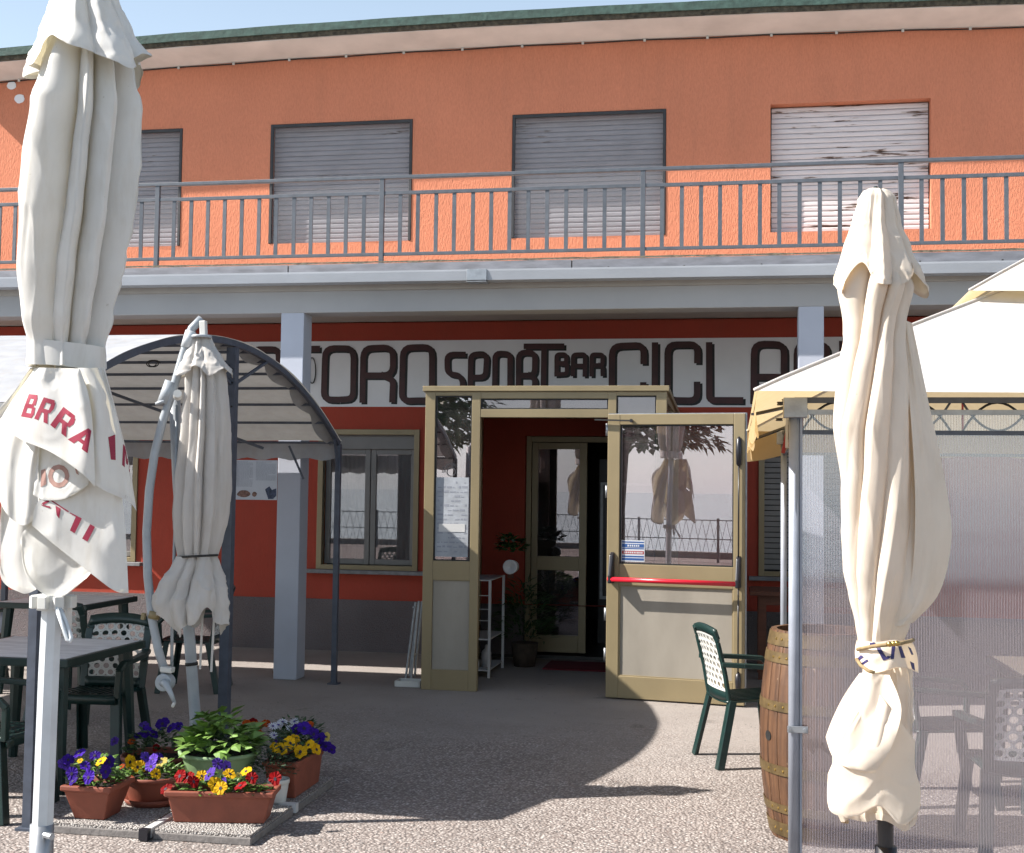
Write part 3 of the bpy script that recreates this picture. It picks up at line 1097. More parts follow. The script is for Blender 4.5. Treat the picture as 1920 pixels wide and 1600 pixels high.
# ---- ground floor windows
def low_window(a, b, c, d, kind):
    w = bpy.data.objects.new('window', None)
    COL.objects.link(w)
    w.parent = B
    w.location = ((a + b) / 2, 0, c)
    ww, hh = b - a, d - c
    H2 = ww / 2
    mb = MB()
    t = 0.045
    mb.box(-H2 - .01, -H2 + t, -0.02, 0.06, -.01, hh + .01).box(H2 - t, H2 + .01, -0.02, 0.06, -.01, hh + .01)
    mb.box(-H2 + t, H2 - t, -0.019, 0.06, hh - t, hh + .01).box(-H2 + t, H2 - t, -0.019, 0.06, -.01, t * .8)
    mb.build('trim', 'bronze_aluminium', w, local=True, bevel=0.003)
    MB().box(-H2 - 0.1, H2 + 0.1, -0.09, 0.02, -0.05, -0.012).build('sill', 'marble_sill', w, local=True, bevel=0.004)
    if kind == 'shutter':
        first = None
        k = 0
        while 0.05 + k * 0.052 < hh - 0.06:
            if first is None:
                first = MB().box(-H2 + t, H2 - t, 0.07, 0.082, 0, 0.045).build('shutter_slat', 'window_frame_grey', w, local=True, bevel=0.003)
                first.location = (0, 0, 0.05)
            else:
                put(first, 'shutter_slat', w, (0, 0, 0.05 + k * 0.052))
            k += 1
        MB().box(-H2 + t, H2 - t, 0.085, 0.095, 0.01, hh - .02).build('shutter_backing', 'dark_interior', w, local=True)
        return
    MB().box(-H2 + t, H2 - t, 0.05, 0.14, hh - 0.19, hh - t).build('shutter_box', 'window_frame_grey', w, local=True, bevel=0.003)
    zt = hh - 0.19
    f = 0.055
    for sx in (-1, 1):
        x0, x1 = (-H2 + t, -0.004) if sx < 0 else (0.004, H2 - t)
        mb = MB().box(x0, x0 + f, 0.08, 0.125, 0.04, zt).box(x1 - f, x1, 0.08, 0.125, 0.04, zt)
        mb.box(x0 + f, x1 - f, 0.081, 0.124, 0.04, 0.04 + f).box(x0 + f, x1 - f, 0.081, 0.124, zt - f, zt)
        mb.build('sash', 'window_frame_grey', w, local=True, bevel=0.004)
        MB().box(x0 + f, x1 - f, 0.098, 0.104, 0.04 + f, zt - f).build('pane', 'window_glass', w, local=True)
        MB().grid(lambda u, v: Vector((x0 + u * (x1 - x0), 0.17 + 0.012 * math.sin(u * 26 + sx) + 0.006 * math.sin(u * 61 + v * 3), 0.04 + v * (zt - .05))), 60, 4).build('curtain', 'curtain', w, local=True, smooth=True)
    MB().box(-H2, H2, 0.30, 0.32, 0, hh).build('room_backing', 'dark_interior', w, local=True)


for k, (a, b, c, d) in enumerate(LOWWIN):
    low_window(a, b, c, d, 'shutter' if k == 2 else 'glass')

# ---- inner door: one sash closed, the other swung inwards
ID = bpy.data.objects.new('inner_door', None)
COL.objects.link(ID)
ID.parent = B
ID.location = (0, 0, 0)
yd = YW + 0.10
mb = MB().box(DOOR[0] + .002, DOOR[0] + 0.055, yd - .03, yd + .05, 0.03, 2.198).box(DOOR[1] - 0.055, DOOR[1] - .002, yd - .03, yd + .05, 0.03, 2.198).box(DOOR[0] + .055, DOOR[1] - .055, yd - .03, yd + .05, 2.14, 2.197)
mb.build('door_frame', 'bronze_aluminium', ID, bevel=0.004)
xa, xb = DOOR[0] + 0.06, -1.455
mb = MB()
mb.box(xa, xa + 0.06, yd - .02, yd + .03, 0.05, 2.135).box(xb - 0.075, xb, yd - .02, yd + .03, 0.05, 2.135)
mb.box(xa + .06, xb - .075, yd - .019, yd + .029, 0.05, 0.22).box(xa + .06, xb - .075, yd - .019, yd + .029, 0.86, 1.0).box(xa + .06, xb - .075, yd - .019, yd + .029, 2.07, 2.135)
sd = mb.build('door_sash', 'bronze_aluminium', ID, bevel=0.004)
bx('pane', 'dark_glass', ID, xa + .06, xb - .075, yd, yd + .006, 1.0, 2.07)
bx('pane', 'dark_glass', ID, xa + .06, xb - .075, yd, yd + .006, 0.22, 0.86)
# cable loop by the column and tube lamp under the porch
pts = []
for k in range(30):
    t = k / 29 * 2 * math.pi * 1.5
    p = at(585 + 7 * math.cos(t), 695 + 24 * math.sin(t), YW - 0.02 - 0.004 * k / 29)
    pts.append(p)
MB().tube(pts, 0.006, 6).build('cable_loop', 'gasket_black', B, smooth=True)
# ------------------------------------------------------------------ glazed entrance porch
YV = 10.157
V = thing('entrance_vestibule', 'bronze aluminium glazed entrance vestibule with open door', 'vestibule', (-1.55, YV, 0))
VX0, VX1, VZ = -2.552, -0.548, 2.512
BA = 'bronze_aluminium'
D = 0.06
# front frame
for nm, x0, x1, z0, z1 in (('post', VX0, VX0 + 0.085, 0.0, VZ - 0.045), ('post', -2.155, -2.082, 0.0, VZ - 0.045), ('post', -1.022, -0.955, 0.0, VZ - 0.045), ('post', VX1 - 0.085, VX1, 0.0, VZ - 0.045)):
    bx(nm, BA, V, x0, x1, YV, YV + D, z0, z1, bevel=0.004)
for nm, x0, x1, z0, z1 in (('rail', VX0 + .085, -2.155, 2.432, VZ - .045), ('rail', -2.082, -1.022, 2.408, VZ - .045), ('rail', -0.955, VX1 - .085, 2.432, VZ - .045),
                           ('rail', -2.082, -1.022, 2.252, 2.32), ('rail', VX0 + .085, -2.155, 0.90, 1.062), ('rail', VX0 + .085, -2.155, 0.0, 0.168),
                           ('rail', -0.955, VX1 - .085, 0.90, 1.062), ('rail', -0.955, VX1 - .085, 0.0, 0.168)):
    bx(nm, BA, V, x0, x1, YV + .002, YV + D - .002, z0, z1, bevel=0.003)
bx('top_cap', BA, V, VX0 - 0.02, VX1 + 0.02, YV - 0.025, YV + D + .03, VZ - 0.045, VZ, bevel=0.004)
for x0, x1, z0, z1, m in ((VX0 + .085, -2.155, 1.062, 2.432, 'door_glass'), (-2.082, -1.022, 2.32, 2.408, 'dark_glass'), (-0.955, VX1 - .085, 1.062, 2.432, 'dark_glass')):
    mb = MB()
    e = 0.010
    mb.box(x0, x0 + e, YV + .012, YV + .05, z0, z1).box(x1 - e, x1, YV + .012, YV + .05, z0, z1).box(x0 + e, x1 - e, YV + .012, YV + .05, z0, z0 + e).box(x0 + e, x1 - e, YV + .012, YV + .05, z1 - e, z1)
    mb.build('gasket', 'gasket_black', V)
    bx('pane', m, V, x0 + e, x1 - e, YV + .028, YV + .034, z0 + e, z1 - e)
for x0, x1 in ((VX0 + .085, -2.155), (-0.955, VX1 - .085)):
    bx('infill_panel', 'panel_grey', V, x0, x1, YV + .016, YV + .04, 0.168, 0.90, bevel=0.002)
# side walls
for sx, x0, x1 in ((-1, VX0, VX0 + 0.055), (1, VX1 - 0.055, VX1)):
    ya, yb = YV + D, YW - 0.002
    ym = (ya + yb) / 2
    for y0, y1 in ((ya, ya + .03), (ym - .03, ym + .03), (yb - .06, yb)):
        bx('side_post', BA, V, x0, x1, y0, y1, 0, VZ - .05, bevel=0.003)
    for y0, y1 in ((ya + .03, ym - .03), (ym + .03, yb - .06)):
        for z0, z1 in ((0, 0.168), (0.90, 1.0), (VZ - 0.13, VZ - .05)):
            bx('side_rail', BA, V, x0 + .002, x1 - .002, y0, y1, z0, z1)
        bx('side_pane', 'door_glass', V, x0 + .025, x0 + .031, y0, y1, 1.0, VZ - .13)
        bx('side_panel', 'panel_grey', V, x0 + .015, x0 + .04, y0, y1, 0.168, 0.90)
# sloped roof sheet of the vestibule
mb = MB().add([(VX0 - .02, YV + .03, VZ - .012), (VX1 + .02, YV + .03, VZ - .012), (VX1 + .02, YW - .002, VZ - .10), (VX0 - .02, YW - .002, VZ - .10),
               (VX0 - .02, YV + .03, VZ - .05), (VX1 + .02, YV + .03, VZ - .05), (VX1 + .02, YW - .002, VZ - .14), (VX0 - .02, YW - .002, VZ - .14)],
              [(0, 1, 2, 3), (7, 6, 5, 4), (0, 4, 5, 1), (1, 5, 6, 2), (2, 6, 7, 3), (3, 7, 4, 0)])
mb.build('roof_panel', 'bronze_aluminium', V)

# the open leaf, swung back flat against the front
HX, HYL = -1.008, YV - 0.012
LF = bpy.data.objects.new('door_leaf', None)
COL.objects.link(LF)
LF.parent = V
LF.location = (HX + 1.55, HYL - YV, 0)
LF.rotation_euler = (0, 0, R(-8.0))
LW, LH = 1.10, 2.275


def lb(name, mat, x0, x1, y0, y1, z0, z1, bevel=0.0):
    return MB().box(x0, x1, y0, y1, z0, z1).build(name, mat, LF, local=True, bevel=bevel)


yf, yb_ = -0.062, -0.006
lb('stile', BA, 0.0, 0.102, yf, yb_, 0.012, LH, 0.005)
lb('stile', BA, LW - 0.088, LW, yf, yb_, 0.012, LH, 0.005)
lb('leaf_rail', BA, 0.102, LW - .088, yf + .002, yb_, LH - 0.085, LH, 0.004)
lb('leaf_rail', BA, 0.102, LW - .088, yf + .002, yb_, 0.905, 1.075, 0.004)
lb('leaf_rail', BA, 0.102, LW - .088, yf + .002, yb_, 0.012, 0.187, 0.004)
mb = MB()
gx0, gx1, gz0, gz1, e = 0.102, LW - .088, 1.075, LH - .085, 0.011
mb.box(gx0, gx0 + e, yf + .012, yb_ - .01, gz0, gz1).box(gx1 - e, gx1, yf + .012, yb_ - .01, gz0, gz1).box(gx0 + e, gx1 - e, yf + .012, yb_ - .01, gz0, gz0 + e).box(gx0 + e, gx1 - e, yf + .012, yb_ - .01, gz1 - e, gz1)
mb.build('leaf_gasket', 'gasket_black', LF, local=True)
lb('leaf_pane', 'door_glass', gx0 + e, gx1 - e, yf + .026, yf + .033, gz0 + e, gz1 - e)
lb('leaf_panel', 'panel_grey', 0.112, LW - .098, yf + .018, yb_ - .012, 0.195, 0.897)
mb = MB().box(.102, .112, yf + .008, yb_ - .01, .187, .905).box(LW - .098, LW - .088, yf + .008, yb_ - .01, .187, .905).box(.112, LW - .098, yf + .008, yb_ - .01, .187, .195).box(.112, LW - .098, yf + .008, yb_ - .01, .897, .905)
mb.build('panel_bead', BA, LF, local=True)
mb = MB().box(LW - .002, LW + .010, yf + .03, yb_ - .004, .015, LH + .006).box(0.0, LW + .01, yf + .03, yb_ - .004, LH, LH + .008)
mb.build('leaf_seal', 'steel_galv', LF, local=True)
# panic bar with brackets, rods and latches
MB().tube([(0.03, yf - .085, .956), (LW - .055, yf - .085, .952)], 0.019, 14).build('push_bar', 'red_plastic', LF, local=True, smooth=True)
for x, zz in ((0.048, .955), (LW - .045, .952)):
    mb = MB()
    mb.add([(x - .02, yf - .001, zz - .035), (x + .02, yf - .001, zz - .035), (x + .02, yf - .001, zz + .215), (x - .02, yf - .001, zz + .215),
            (x - .014, yf - .105, zz - .032), (x + .014, yf - .105, zz - .032), (x + .014, yf - .105, zz + .03), (x - .014, yf - .105, zz + .03),
            (x - .016, yf - .045, zz + .19), (x + .016, yf - .045, zz + .19)],
           [(3, 2, 1, 0), (0, 1, 5, 4), (4, 5, 6, 7), (7, 6, 9, 8), (8, 9, 2, 3), (0, 4, 7, 8, 3), (1, 2, 9, 6, 5)])
    mb.build('bar_bracket', 'black_plastic', LF, local=True, bevel=0.008)
xr = LW - .046
MB().tube([(xr, yf - .018, 0.20), (xr, yf - .018, 0.93)], 0.006, 8).build('latch_rod', 'black_plastic', LF, local=True, smooth=True)
MB().tube([(xr, yf - .018, 1.16), (xr, yf - .018, 1.90)], 0.006, 8).build('latch_rod', 'black_plastic', LF, local=True, smooth=True)
for z0, z1 in ((1.86, 2.09), (0.13, 0.27)):
    MB().tube([(xr, yf - .004, z0), (xr, yf - .02, z0 + .02), (xr, yf - .022, (z0 + z1) / 2), (xr, yf - .02, z1 - .02), (xr, yf - .004, z1)], [.008, .02, .023, .02, .008], 10).build('latch_box', 'black_plastic', LF, local=True, smooth=True)
# closer arm at the head
MB().bar((-0.10, yf - .03, LH - .045), (0.20, yf - .035, LH - .055), 0.022, 0.012).build('closer_arm', 'gasket_black', LF, local=True)
MB().tube([(0.2, yf - .005, LH - .055), (0.2, yf - .045, LH - .055)], 0.014, 8).build('closer_knuckle', 'black_plastic', LF, local=True)
for z in (0.3, 0.62, 1.6, 2.1):
    MB().tube([(-0.008, yf + .01, z), (-0.008, yf + .01, z + .1)], 0.011, 8).build('hinge', 'steel_galv', LF, local=True, smooth=True)
# stickers on the panes
st = lb('sticker', 'paper', 0.114, 0.305, yf + .0235, yf + .0245, 1.095, 1.265)
for mat, z0, z1 in (('blue_print', 1.105, 1.123), ('blue_print', 1.13, 1.142), ('red_print', 1.155, 1.18), ('blue_print', 1.195, 1.203), ('blue_print', 1.208, 1.236), ('blue_print', 1.245, 1.255)):
    MB().box(.12, .299, yf + .0225, yf + .0232, z0, z1).build('sticker_bar', mat, st, local=True)
rnd = random.Random(3)
mb = MB()
for z0, hh in ((1.160, .014), (1.214, .015)):
    x = .135 if z0 < 1.2 else .165
    while x < (.285 if z0 < 1.2 else .26):
        w = rnd.uniform(.008, .013)
        mb.box(x, x + w, yf + .0218, yf + .0224, z0, z0 + hh)
        x += w + .006
mb.build('sticker_lettering', 'paper', st, local=True)

# price sheet and round sticker behind the fixed pane
ps = at(817, 895, YV + .027)
P2 = at(877, 1045, YV + .027)
pst = bx('notice_sheet', 'greyed_paper', V, ps.x + .002, P2.x, YV + .0268, YV + .0276, P2.z, ps.z)
mb = MB()
rnd = random.Random(5)
for k in range(16):
    z = ps.z - 0.05 - k * 0.038
    x = ps.x + .02
    while x < P2.x - .03:
        w = rnd.uniform(.01, .05)
        if rnd.random() < .7:
            mb.box(x, min(x + w, P2.x - .01), YV + .0258, YV + .0266, z, z + rnd.uniform(.006, .018))
        x += w + .012
mb.build('notice_print', 'print_grey', pst)
q0, q1 = at(823, 982, YV + .03), at(872, 998, YV + .03)
bx('notice_strip', 'white_enamel', V, q0.x, q1.x, YV + .0240, YV + .0250, q1.z, q0.z)
c = at(846, 885, YV + .0262)
mb = MB()
ring = [(c.x + .036 * math.cos(t * math.pi / 12), c.z + .036 * math.sin(t * math.pi / 12)) for t in range(25)]
stroke(mb, [Vector(p) for p in ring], .008, lambda p: Vector((p[0], c.y, p[1])), (0, -.0006, 0))
lt = {'S': S_, 'A': A_, 'M': [[(0, 0), (0, 1), (.5, .4), (1, 1), (1, 0)]], 'O': O_, 'N': [[(0, 0), (0, 1), (1, 0), (1, 1)]]}
for k, ch in enumerate('SAMMON'):
    t = R(178 - k * 25)
    o = Vector((c.x + .062 * math.cos(t), c.z + .062 * math.sin(t)))
    ux, uy = Vector((math.sin(t), -math.cos(t))), Vector((math.cos(t), math.sin(t)))
    for pth in lt[ch]:
        stroke(mb, [o + ux * ((u - .5) * .016) + uy * ((v - .5) * .022) for u, v in pth], .0045, lambda p: Vector((p[0], c.y, p[1])), (0, -.0006, 0))
mb.build('round_sticker', 'wall_letter_grey', V)
# ------------------------------------------------------------------ arched gazebo on the left
GX, YN, YC, YF = -3.33, 5.60, 7.93, 10.25
ZA, ZE = 2.615, 2.025
GL = -8.4


def arch_z(y):
    t = (y - YC) / ((YF - YN) / 2)
    return ZE + (ZA - ZE) * (1 - abs(t) ** 2.0)


AG = thing('arched_gazebo', 'arched gazebo with grey canvas roof and blue grey steel posts', 'gazebo', (GX, YC, 0))
gp = 'gazebo_paint'
for X in (GX, -6.4):
    for y, top in ((YN, ZE), (YF, ZE)):
        mb = MB().box(X - .022, X + .022, y - .022, y + .022, 0.006, top + .0)
        mb.box(X - .045, X + .045, y - .045, y + .045, 0.0, 0.012)
        mb.build('post', gp, AG)
    mb = MB().box(X - .032, X + .032, YC - .032, YC + .032, 0.006, ZA - .03)
    mb.box(X - .06, X + .06, YC - .06, YC + .06, 0.0, 0.012)
    mb.build('centre_post', gp, AG)
    ys = [YN + (YF - YN) * k / 28 for k in range(29)]
    mb = MB()
    for a, b in zip(ys[:-1], ys[1:]):
        mb.bar((X, a, arch_z(a)), (X, b, arch_z(b)), 0.03, 0.042)
    mb.build('arch_rib', gp, AG)
    for sy in (-1, 1):
        mb = MB().bar((X, YC + sy * .02, ZA - .28), (X, YC + sy * .62, arch_z(YC + sy * .62) - .02), 0.018)
        mb.build('brace', gp, AG)
        e = YN if sy < 0 else YF
        mb = MB().bar((X, e, ZE - .26), (X, e - sy * .12, arch_z(e - sy * .12) - .02), 0.016)
        mb.build('brace', gp, AG)
bolt = None
for z in (2.45, 2.36, 2.2, 1.95):
    for dx in (-.012, .014):
        b = MB().tube([(0, -.006, 0), (0, .004, 0)], .007, 6).build('bolt', 'gasket_black', AG, local=True)
        b.location = (dx, -.033, z - dx)
for k in range(15):
    y = YN + .04 + (YF - YN - .08) * k / 14
    MB().bar((GL, y, arch_z(y) - .012), (GX, y, arch_z(y) - .012), 0.02).build('purlin', gp, AG)
MB().bar((-4.9, 9.2, arch_z(9.2) - .05), (-4.0, YF - .02, ZE - .04), 0.022).build('brace', gp, AG)
MB().bar((-3.75, YF - .06, ZE - .02), (-3.62, YF - .05, ZE - .30), 0.016).build('brace', gp, AG)


def canvas(u, v):
    y = YN - .03 + (YF - YN + .06) * v
    yy = min(max(y, YN), YF)
    X = GX + .02 + (GL - GX) * u
    sag = 0.016 * abs(math.sin(v * 14 * math.pi)) * (1 - math.exp(-u * 40))
    wv = 0.010 * noise.noise(Vector((X * 1.3, y * 2.2, 0.4)))
    return Vector((X, y, arch_z(yy) + .026 - sag + wv))


MB().grid(canvas, 60, 96).build('canopy', 'canvas_grey', AG, smooth=True)


def hem(u, v):       # scalloped gable edge folded down inside the rib
    y = YN + (YF - YN) * u
    d = (0.05 + 0.05 * abs(math.sin(u * 9 * math.pi))) * v
    return Vector((GX - .03 - d * .9, y, arch_z(y) + .012 - d * .55))


MB().grid(hem, 96, 3).build('gable_hem', 'canvas_grey', AG, smooth=True)


def val(yv, s):
    def f(u, v):
        X = GX + .01 + (GL - GX) * u
        return Vector((X, yv + s * .012 * math.sin(X * 7) * v, ZE + .02 - v * (.15 + .012 * math.sin(X * 23))))
    return f


MB().grid(val(YF + .03, 1), 90, 4).build('valance', 'canvas_grey', AG, smooth=True)
MB().grid(val(YN - .03, -1), 90, 4).build('valance', 'canvas_grey', AG, smooth=True)
# wire bundle hanging under the ridge
pts = []
for k in range(40):
    t = k / 39 * 4 * math.pi
    p = at(283 + 10 * math.cos(t) + k * .2, 682 + 6 * math.sin(t), 7.2)
    pts.append(p)
MB().tube(pts, .004, 5).build('wire_coil', 'gasket_black', AG, smooth=True)

# ------------------------------------------------------------------ pagoda gazebo on the right
PX0, PX1, PY0, PY1, PZ = 0.08, 4.0, 5.5, 9.1, 2.095
PCX, PCY = (PX0 + PX1) / 2, (PY0 + PY1) / 2
PG = thing('pagoda_gazebo', 'white two tier pagoda gazebo with clear fluted side walls', 'gazebo', (PCX, PCY, 0))


def pag(zlo, zhi, hx, hy, pw, sag):
    """four-sided tent roof, slightly hollow, u round, v up"""
    def f(u, v):
        a = u * 4
        k = int(a) % 4
        t = a - int(a)
        cs = [(-1, -1), (1, -1), (1, 1), (-1, 1), (-1, -1)]
        x = cs[k][0] + (cs[k + 1][0] - cs[k][0]) * t
        y = cs[k][1] + (cs[k + 1][1] - cs[k][1]) * t
        s = 1 - v
        mid = math.sin(t * math.pi)
        z = zlo + (zhi - zlo) * (v ** pw) - sag * mid * s * (1 - s) * 2 - 0.012 * mid * (1 - v)
        return Vector((PCX + x * hx * s, PCY + y * hy * s, z))
    return f


hx, hy = (PX1 - PX0) / 2, (PY1 - PY0) / 2
f0 = pag(PZ, 3.02, hx, hy, 0.96, 0.06)
MB().grid(lambda u, v: f0(u, v * .74), 96, 24, closed=True).build('roof_canopy', 'canopy_white', PG, smooth=False)
f1 = pag(2.67, 3.22, hx * .46, hy * .46, 0.98, 0.01)
MB().grid(lambda u, v: f1(u, v * .98), 48, 10, closed=True).build('vent_canopy', 'canopy_white', PG, smooth=False)
for k in range(4):      # taped hip seams
    MB().tube([f0(k / 4 + 1e-5, v / 12 * .74) + Vector((0, 0, .003)) for v in range(13)], .009, 6).build('hip_seam', 'canopy_white', PG, smooth=True)
    MB().tube([f1(k / 4 + 1e-5, v / 6 * .98) + Vector((0, 0, .003)) for v in range(7)], .007, 6).build('hip_seam', 'canopy_white', PG, smooth=True)
# valance with wavy hem, front lifted shorter
cs = [(PX0, PY0), (PX1, PY0), (PX1, PY1), (PX0, PY1), (PX0, PY0)]
for k in range(1, 4):
    a, b = Vector(cs[k]), Vector(cs[k + 1])
    n = Vector((b - a).yx)
    n = Vector(((b - a).y, -(b - a).x)).normalized()

    def f(u, v, a=a, b=b, n=n):
        p = a + (b - a) * u
        h = .155 + .018 * math.sin(u * 40) + .05 * abs(2 * u - 1) ** 8
        pu = p - n * (.012 + .02 * math.sin(u * 17 + 1) * v)
        return Vector((pu.x, pu.y, PZ - .012 * math.sin(u * math.pi) - v * h * (0.55 if k == 0 else 1.0)))
    MB().grid(f, 72, 5).build('valance', 'valance_backlit_tan', PG, smooth=True)
# posts
GPX = 0.262
for (x, y) in ((GPX, 5.8), (0.33, 8.9), (3.72, 5.8), (3.72, 8.9)):
    MB().tube([(x, y, 0), (x, y, 2.04)], 0.0255 if y < 7 else .021, 16).build('post', 'post_grey', PG, smooth=True)
    bx('post_cap', 'steel_galv', PG, x - .05, x + .055, y - .035, y + .035, 1.995, 2.085, bevel=.003)
for (p, q) in (((GPX, 5.8), (3.72, 5.8)), ((.33, 8.9), (3.72, 8.9)), ((.3, 5.8), (.33, 8.9)), ((3.72, 5.8), (3.72, 8.9))):
    MB().bar((p[0], p[1], 2.075), (q[0], q[1], 2.075), 0.025).build('top_bar', gp, PG)
    MB().bar((p[0], p[1], 1.93), (q[0], q[1], 1.93), 0.02).build('lower_bar', gp, PG)
# scrolled ironwork between the bars, front and left
for side, n in (('front', 10), ('left', 9)):
    for k in range(n):
        t0, t1 = (k + .1) / n, (k + .95) / n
        for m, fx in ((0, 1), (1, -1)):
            pts = []
            for q in range(13):
                s = q / 12
                t = t0 + (t1 - t0) * s
                z = 1.94 + .125 * (4 * s * (1 - s)) if m == 0 else 2.065 - .125 * (4 * s * (1 - s))
                if side == 'front':
                    pts.append((GPX + (3.72 - GPX) * t, 5.8, z))
                else:
                    pts.append((.27 + .06 * t, 5.8 + 3.1 * t, z))
            MB().tube(pts, .0055, 6).build('iron_scroll', 'gasket_black' if m == 0 else gp, PG, smooth=True)
        if side == 'front' and k % 2 == 0:
            X = GPX + (3.72 - GPX) * t0
            MB().bar((X, 5.8, 1.94), (X, 5.8, 2.065), .008).build('iron_bar', 'red_print', PG)
# clear wall panels on the front
for x0, x1 in ((GPX + .03, 1.31), (1.315, 2.36), (2.365, 3.41)):
    bx('clear_panel', 'polycarbonate', PG, x0, x1, 5.792, 5.798, 0.02, 2.03)
bx('panel_edge', 'post_grey', PG, GPX + .024, GPX + .034, 5.786, 5.804, 0.02, 2.0)
bx('panel_head', 'steel_galv', PG, GPX + .03, 3.6, 5.786, 5.805, 2.01, 2.032)
mb = MB().box(GPX - .03, GPX + .06, 5.768, 5.774, .59, .62)
mb.build('clamp', 'steel_galv', PG, bevel=.002)
for dx in (-.022, .045):
    MB().tube([(GPX + dx, 5.768, .605), (GPX + dx, 5.758, .605)], .008, 8).build('bolt', 'steel_galv', PG)
# pulleys and strap under the eave
for px, py, Y in ((1465, 757, 6.0), (1474, 752, 6.2), (1461, 787, 7.6)):
    p = at(px, py, Y)
    MB().lathe([(.001, -.008), (.022, -.008), (.018, 0), (.022, .008), (.001, .008)], 14).build('pulley', 'black_plastic', PG, local=True).location = (p.x - PCX, p.y - PCY, p.z)
for px0, py0, px1, py1, Y, m in ((1477, 775, 1476, 840, 7.3, 'white_enamel'), (1484, 772, 1468, 850, 7.5, 'red_print'), (1486, 770, 1482, 838, 7.0, 'red_print')):
    MB().bar(at(px0, py0, Y), at(px1, py1, Y), .022, .006).build('strap', m, PG)
for (p, q) in (((.09, 6.6, 2.06), (.33, 6.2, 2.09)), ((.12, 8.7, 2.02), (.34, 8.3, 2.09))):
    MB().bar(p, q, .028, .012).build('eave_stay', 'dark_tube', PG)
# ------------------------------------------------------------------ closed parasols
def lerp_tab(tab, x):
    if x <= tab[0][0]:
        return tab[0][1:]
    for a, b in zip(tab[:-1], tab[1:]):
        if x <= b[0]:
            t = (x - a[0]) / (b[0] - a[0])
            t = t * t * (3 - 2 * t) * .5 + t * .5
            return tuple(p + (q - p) * t for p, q in zip(a[1:], b[1:]))
    return tab[-1][1:]


def furled(name, mat, parent, tab, Y, n, amp, twist, seed, nz=90, na=264, hemf=None, sy=0.92, wr=1.0, ovl=.5, fat=1.0):
    """cloth furled round a pole: tab rows (photo y, left, right) give its outline, n pleats, twisted"""
    y0, y1 = tab[0][0], tab[-1][0]
    rnd = random.Random(int(seed * 100))
    jit = [rnd.uniform(-.3, .3) for _ in range(n)]
    drift = [rnd.uniform(-.35, .35) for _ in range(n)]
    gam = [rnd.choice((.6, .75, 1.3, 1.6)) for _ in range(n)]
    dep = [rnd.uniform(.6, 1.25) for _ in range(n)]
    hgt = [rnd.uniform(.80, 1.0) for _ in range(n)]
    sty = [rnd.uniform(0, 1) for _ in range(n)]

    def crease(k, s):
        c = abs(math.cos(math.pi * s))
        a_, b_, t_ = c ** .8, 1 - max(0, 1 - c * c) ** .42, abs(1 - 2 * s)
        w = sty[k]
        return t_ * .55 + .45 * (a_ * w + b_ * (1 - w))

    def f(u, v):
        th = 2 * math.pi * u - twist * v / n
        vv = v * hemf(th) if hemf else v
        py = y0 + (y1 - y0) * vv
        xl, xr = lerp_tab(tab, py)
        c = at((xl + xr) / 2, py, Y)
        rad = (at(xr, py, Y) - c).length
        base = (u % 1.0) * n
        # ridge angles wander slowly down the cloth
        k = int(base) % n
        ed = lambda q: q + jit[q % n] + drift[q % n] * (vv - .5) + .12 * noise.noise(Vector((q % n * 3.7, vv * 2.2, seed)))
        kk = int(base)
        lo, hi = ed(kk), ed(kk + 1)
        if base < lo:
            kk -= 1
            lo, hi = ed(kk), lo
        elif base >= hi:
            kk += 1
            lo, hi = hi, ed(kk + 1)
        if hi < lo + .05:
            hi = lo + .05
        i0, i1 = kk % n, (kk + 1) % n
        s = min(1, max(0, (base - lo) / (hi - lo)))
        s2 = s ** gam[i0]
        h0 = hgt[i0] + .10 * noise.noise(Vector((i0 * 5.1, vv * 1.6, seed)))
        h1 = hgt[i1] + .10 * noise.noise(Vector((i1 * 5.1, vv * 1.6, seed)))
        sm = s2 * s2 * (3 - 2 * s2)
        a = amp * dep[i0] * (0.8 + .5 * noise.noise(Vector((i0 * 2.3, vv * 2.5, seed + 4))))
        r = h0 + (h1 - h0) * sm - a * (1 - crease(i0, s2))
        # shorter secondary creases running aslant
        w2 = max(0, noise.noise(Vector((math.cos(th) * 1.7, math.sin(th) * 1.7 + seed, vv * 2.6)))) * wr
        r += .11 * w2 * (abs(math.sin(2.5 * n * th / 2 + (twist + 3) * vv * 1.4 + seed)) ** .7 - .5)
        cr_ = 1 - abs(noise.noise(Vector((math.cos(th) * 2.6 + vv * 1.5, math.sin(th) * 2.6 + seed, vv * 4.5))))
        r += .05 * wr * (cr_ ** 7 - .25)
        r = max(.16, r) * rad * 1.05 * fat
        tt = th + ovl * a * 1.1 * math.sin(2 * math.pi * s2) / n * 2
        ay = Vector((-cr0.y, cr0.x, 0))
        return c + cr0 * (r * math.cos(tt)) + ay * (r * sy * math.sin(tt))
    o = MB().grid(f, na, nz, closed=True).build(name, mat, parent, smooth=True)
    if hemf:      # turned and stitched edge
        def fh(u, v):
            q = f(u, .955 + .045 * v)
            xl, xr = lerp_tab(tab, y0 + (y1 - y0) * .9)
            c = at((xl + xr) / 2, y0 + (y1 - y0) * .9, Y)
            d = Vector((q.x - c.x, q.y - c.y, 0)).normalized()
            return q + d * (.0018 if v < .99 else .0005)
        MB().grid(fh, na, 2, closed=True).build('hem', mat, o, smooth=True)
    return o


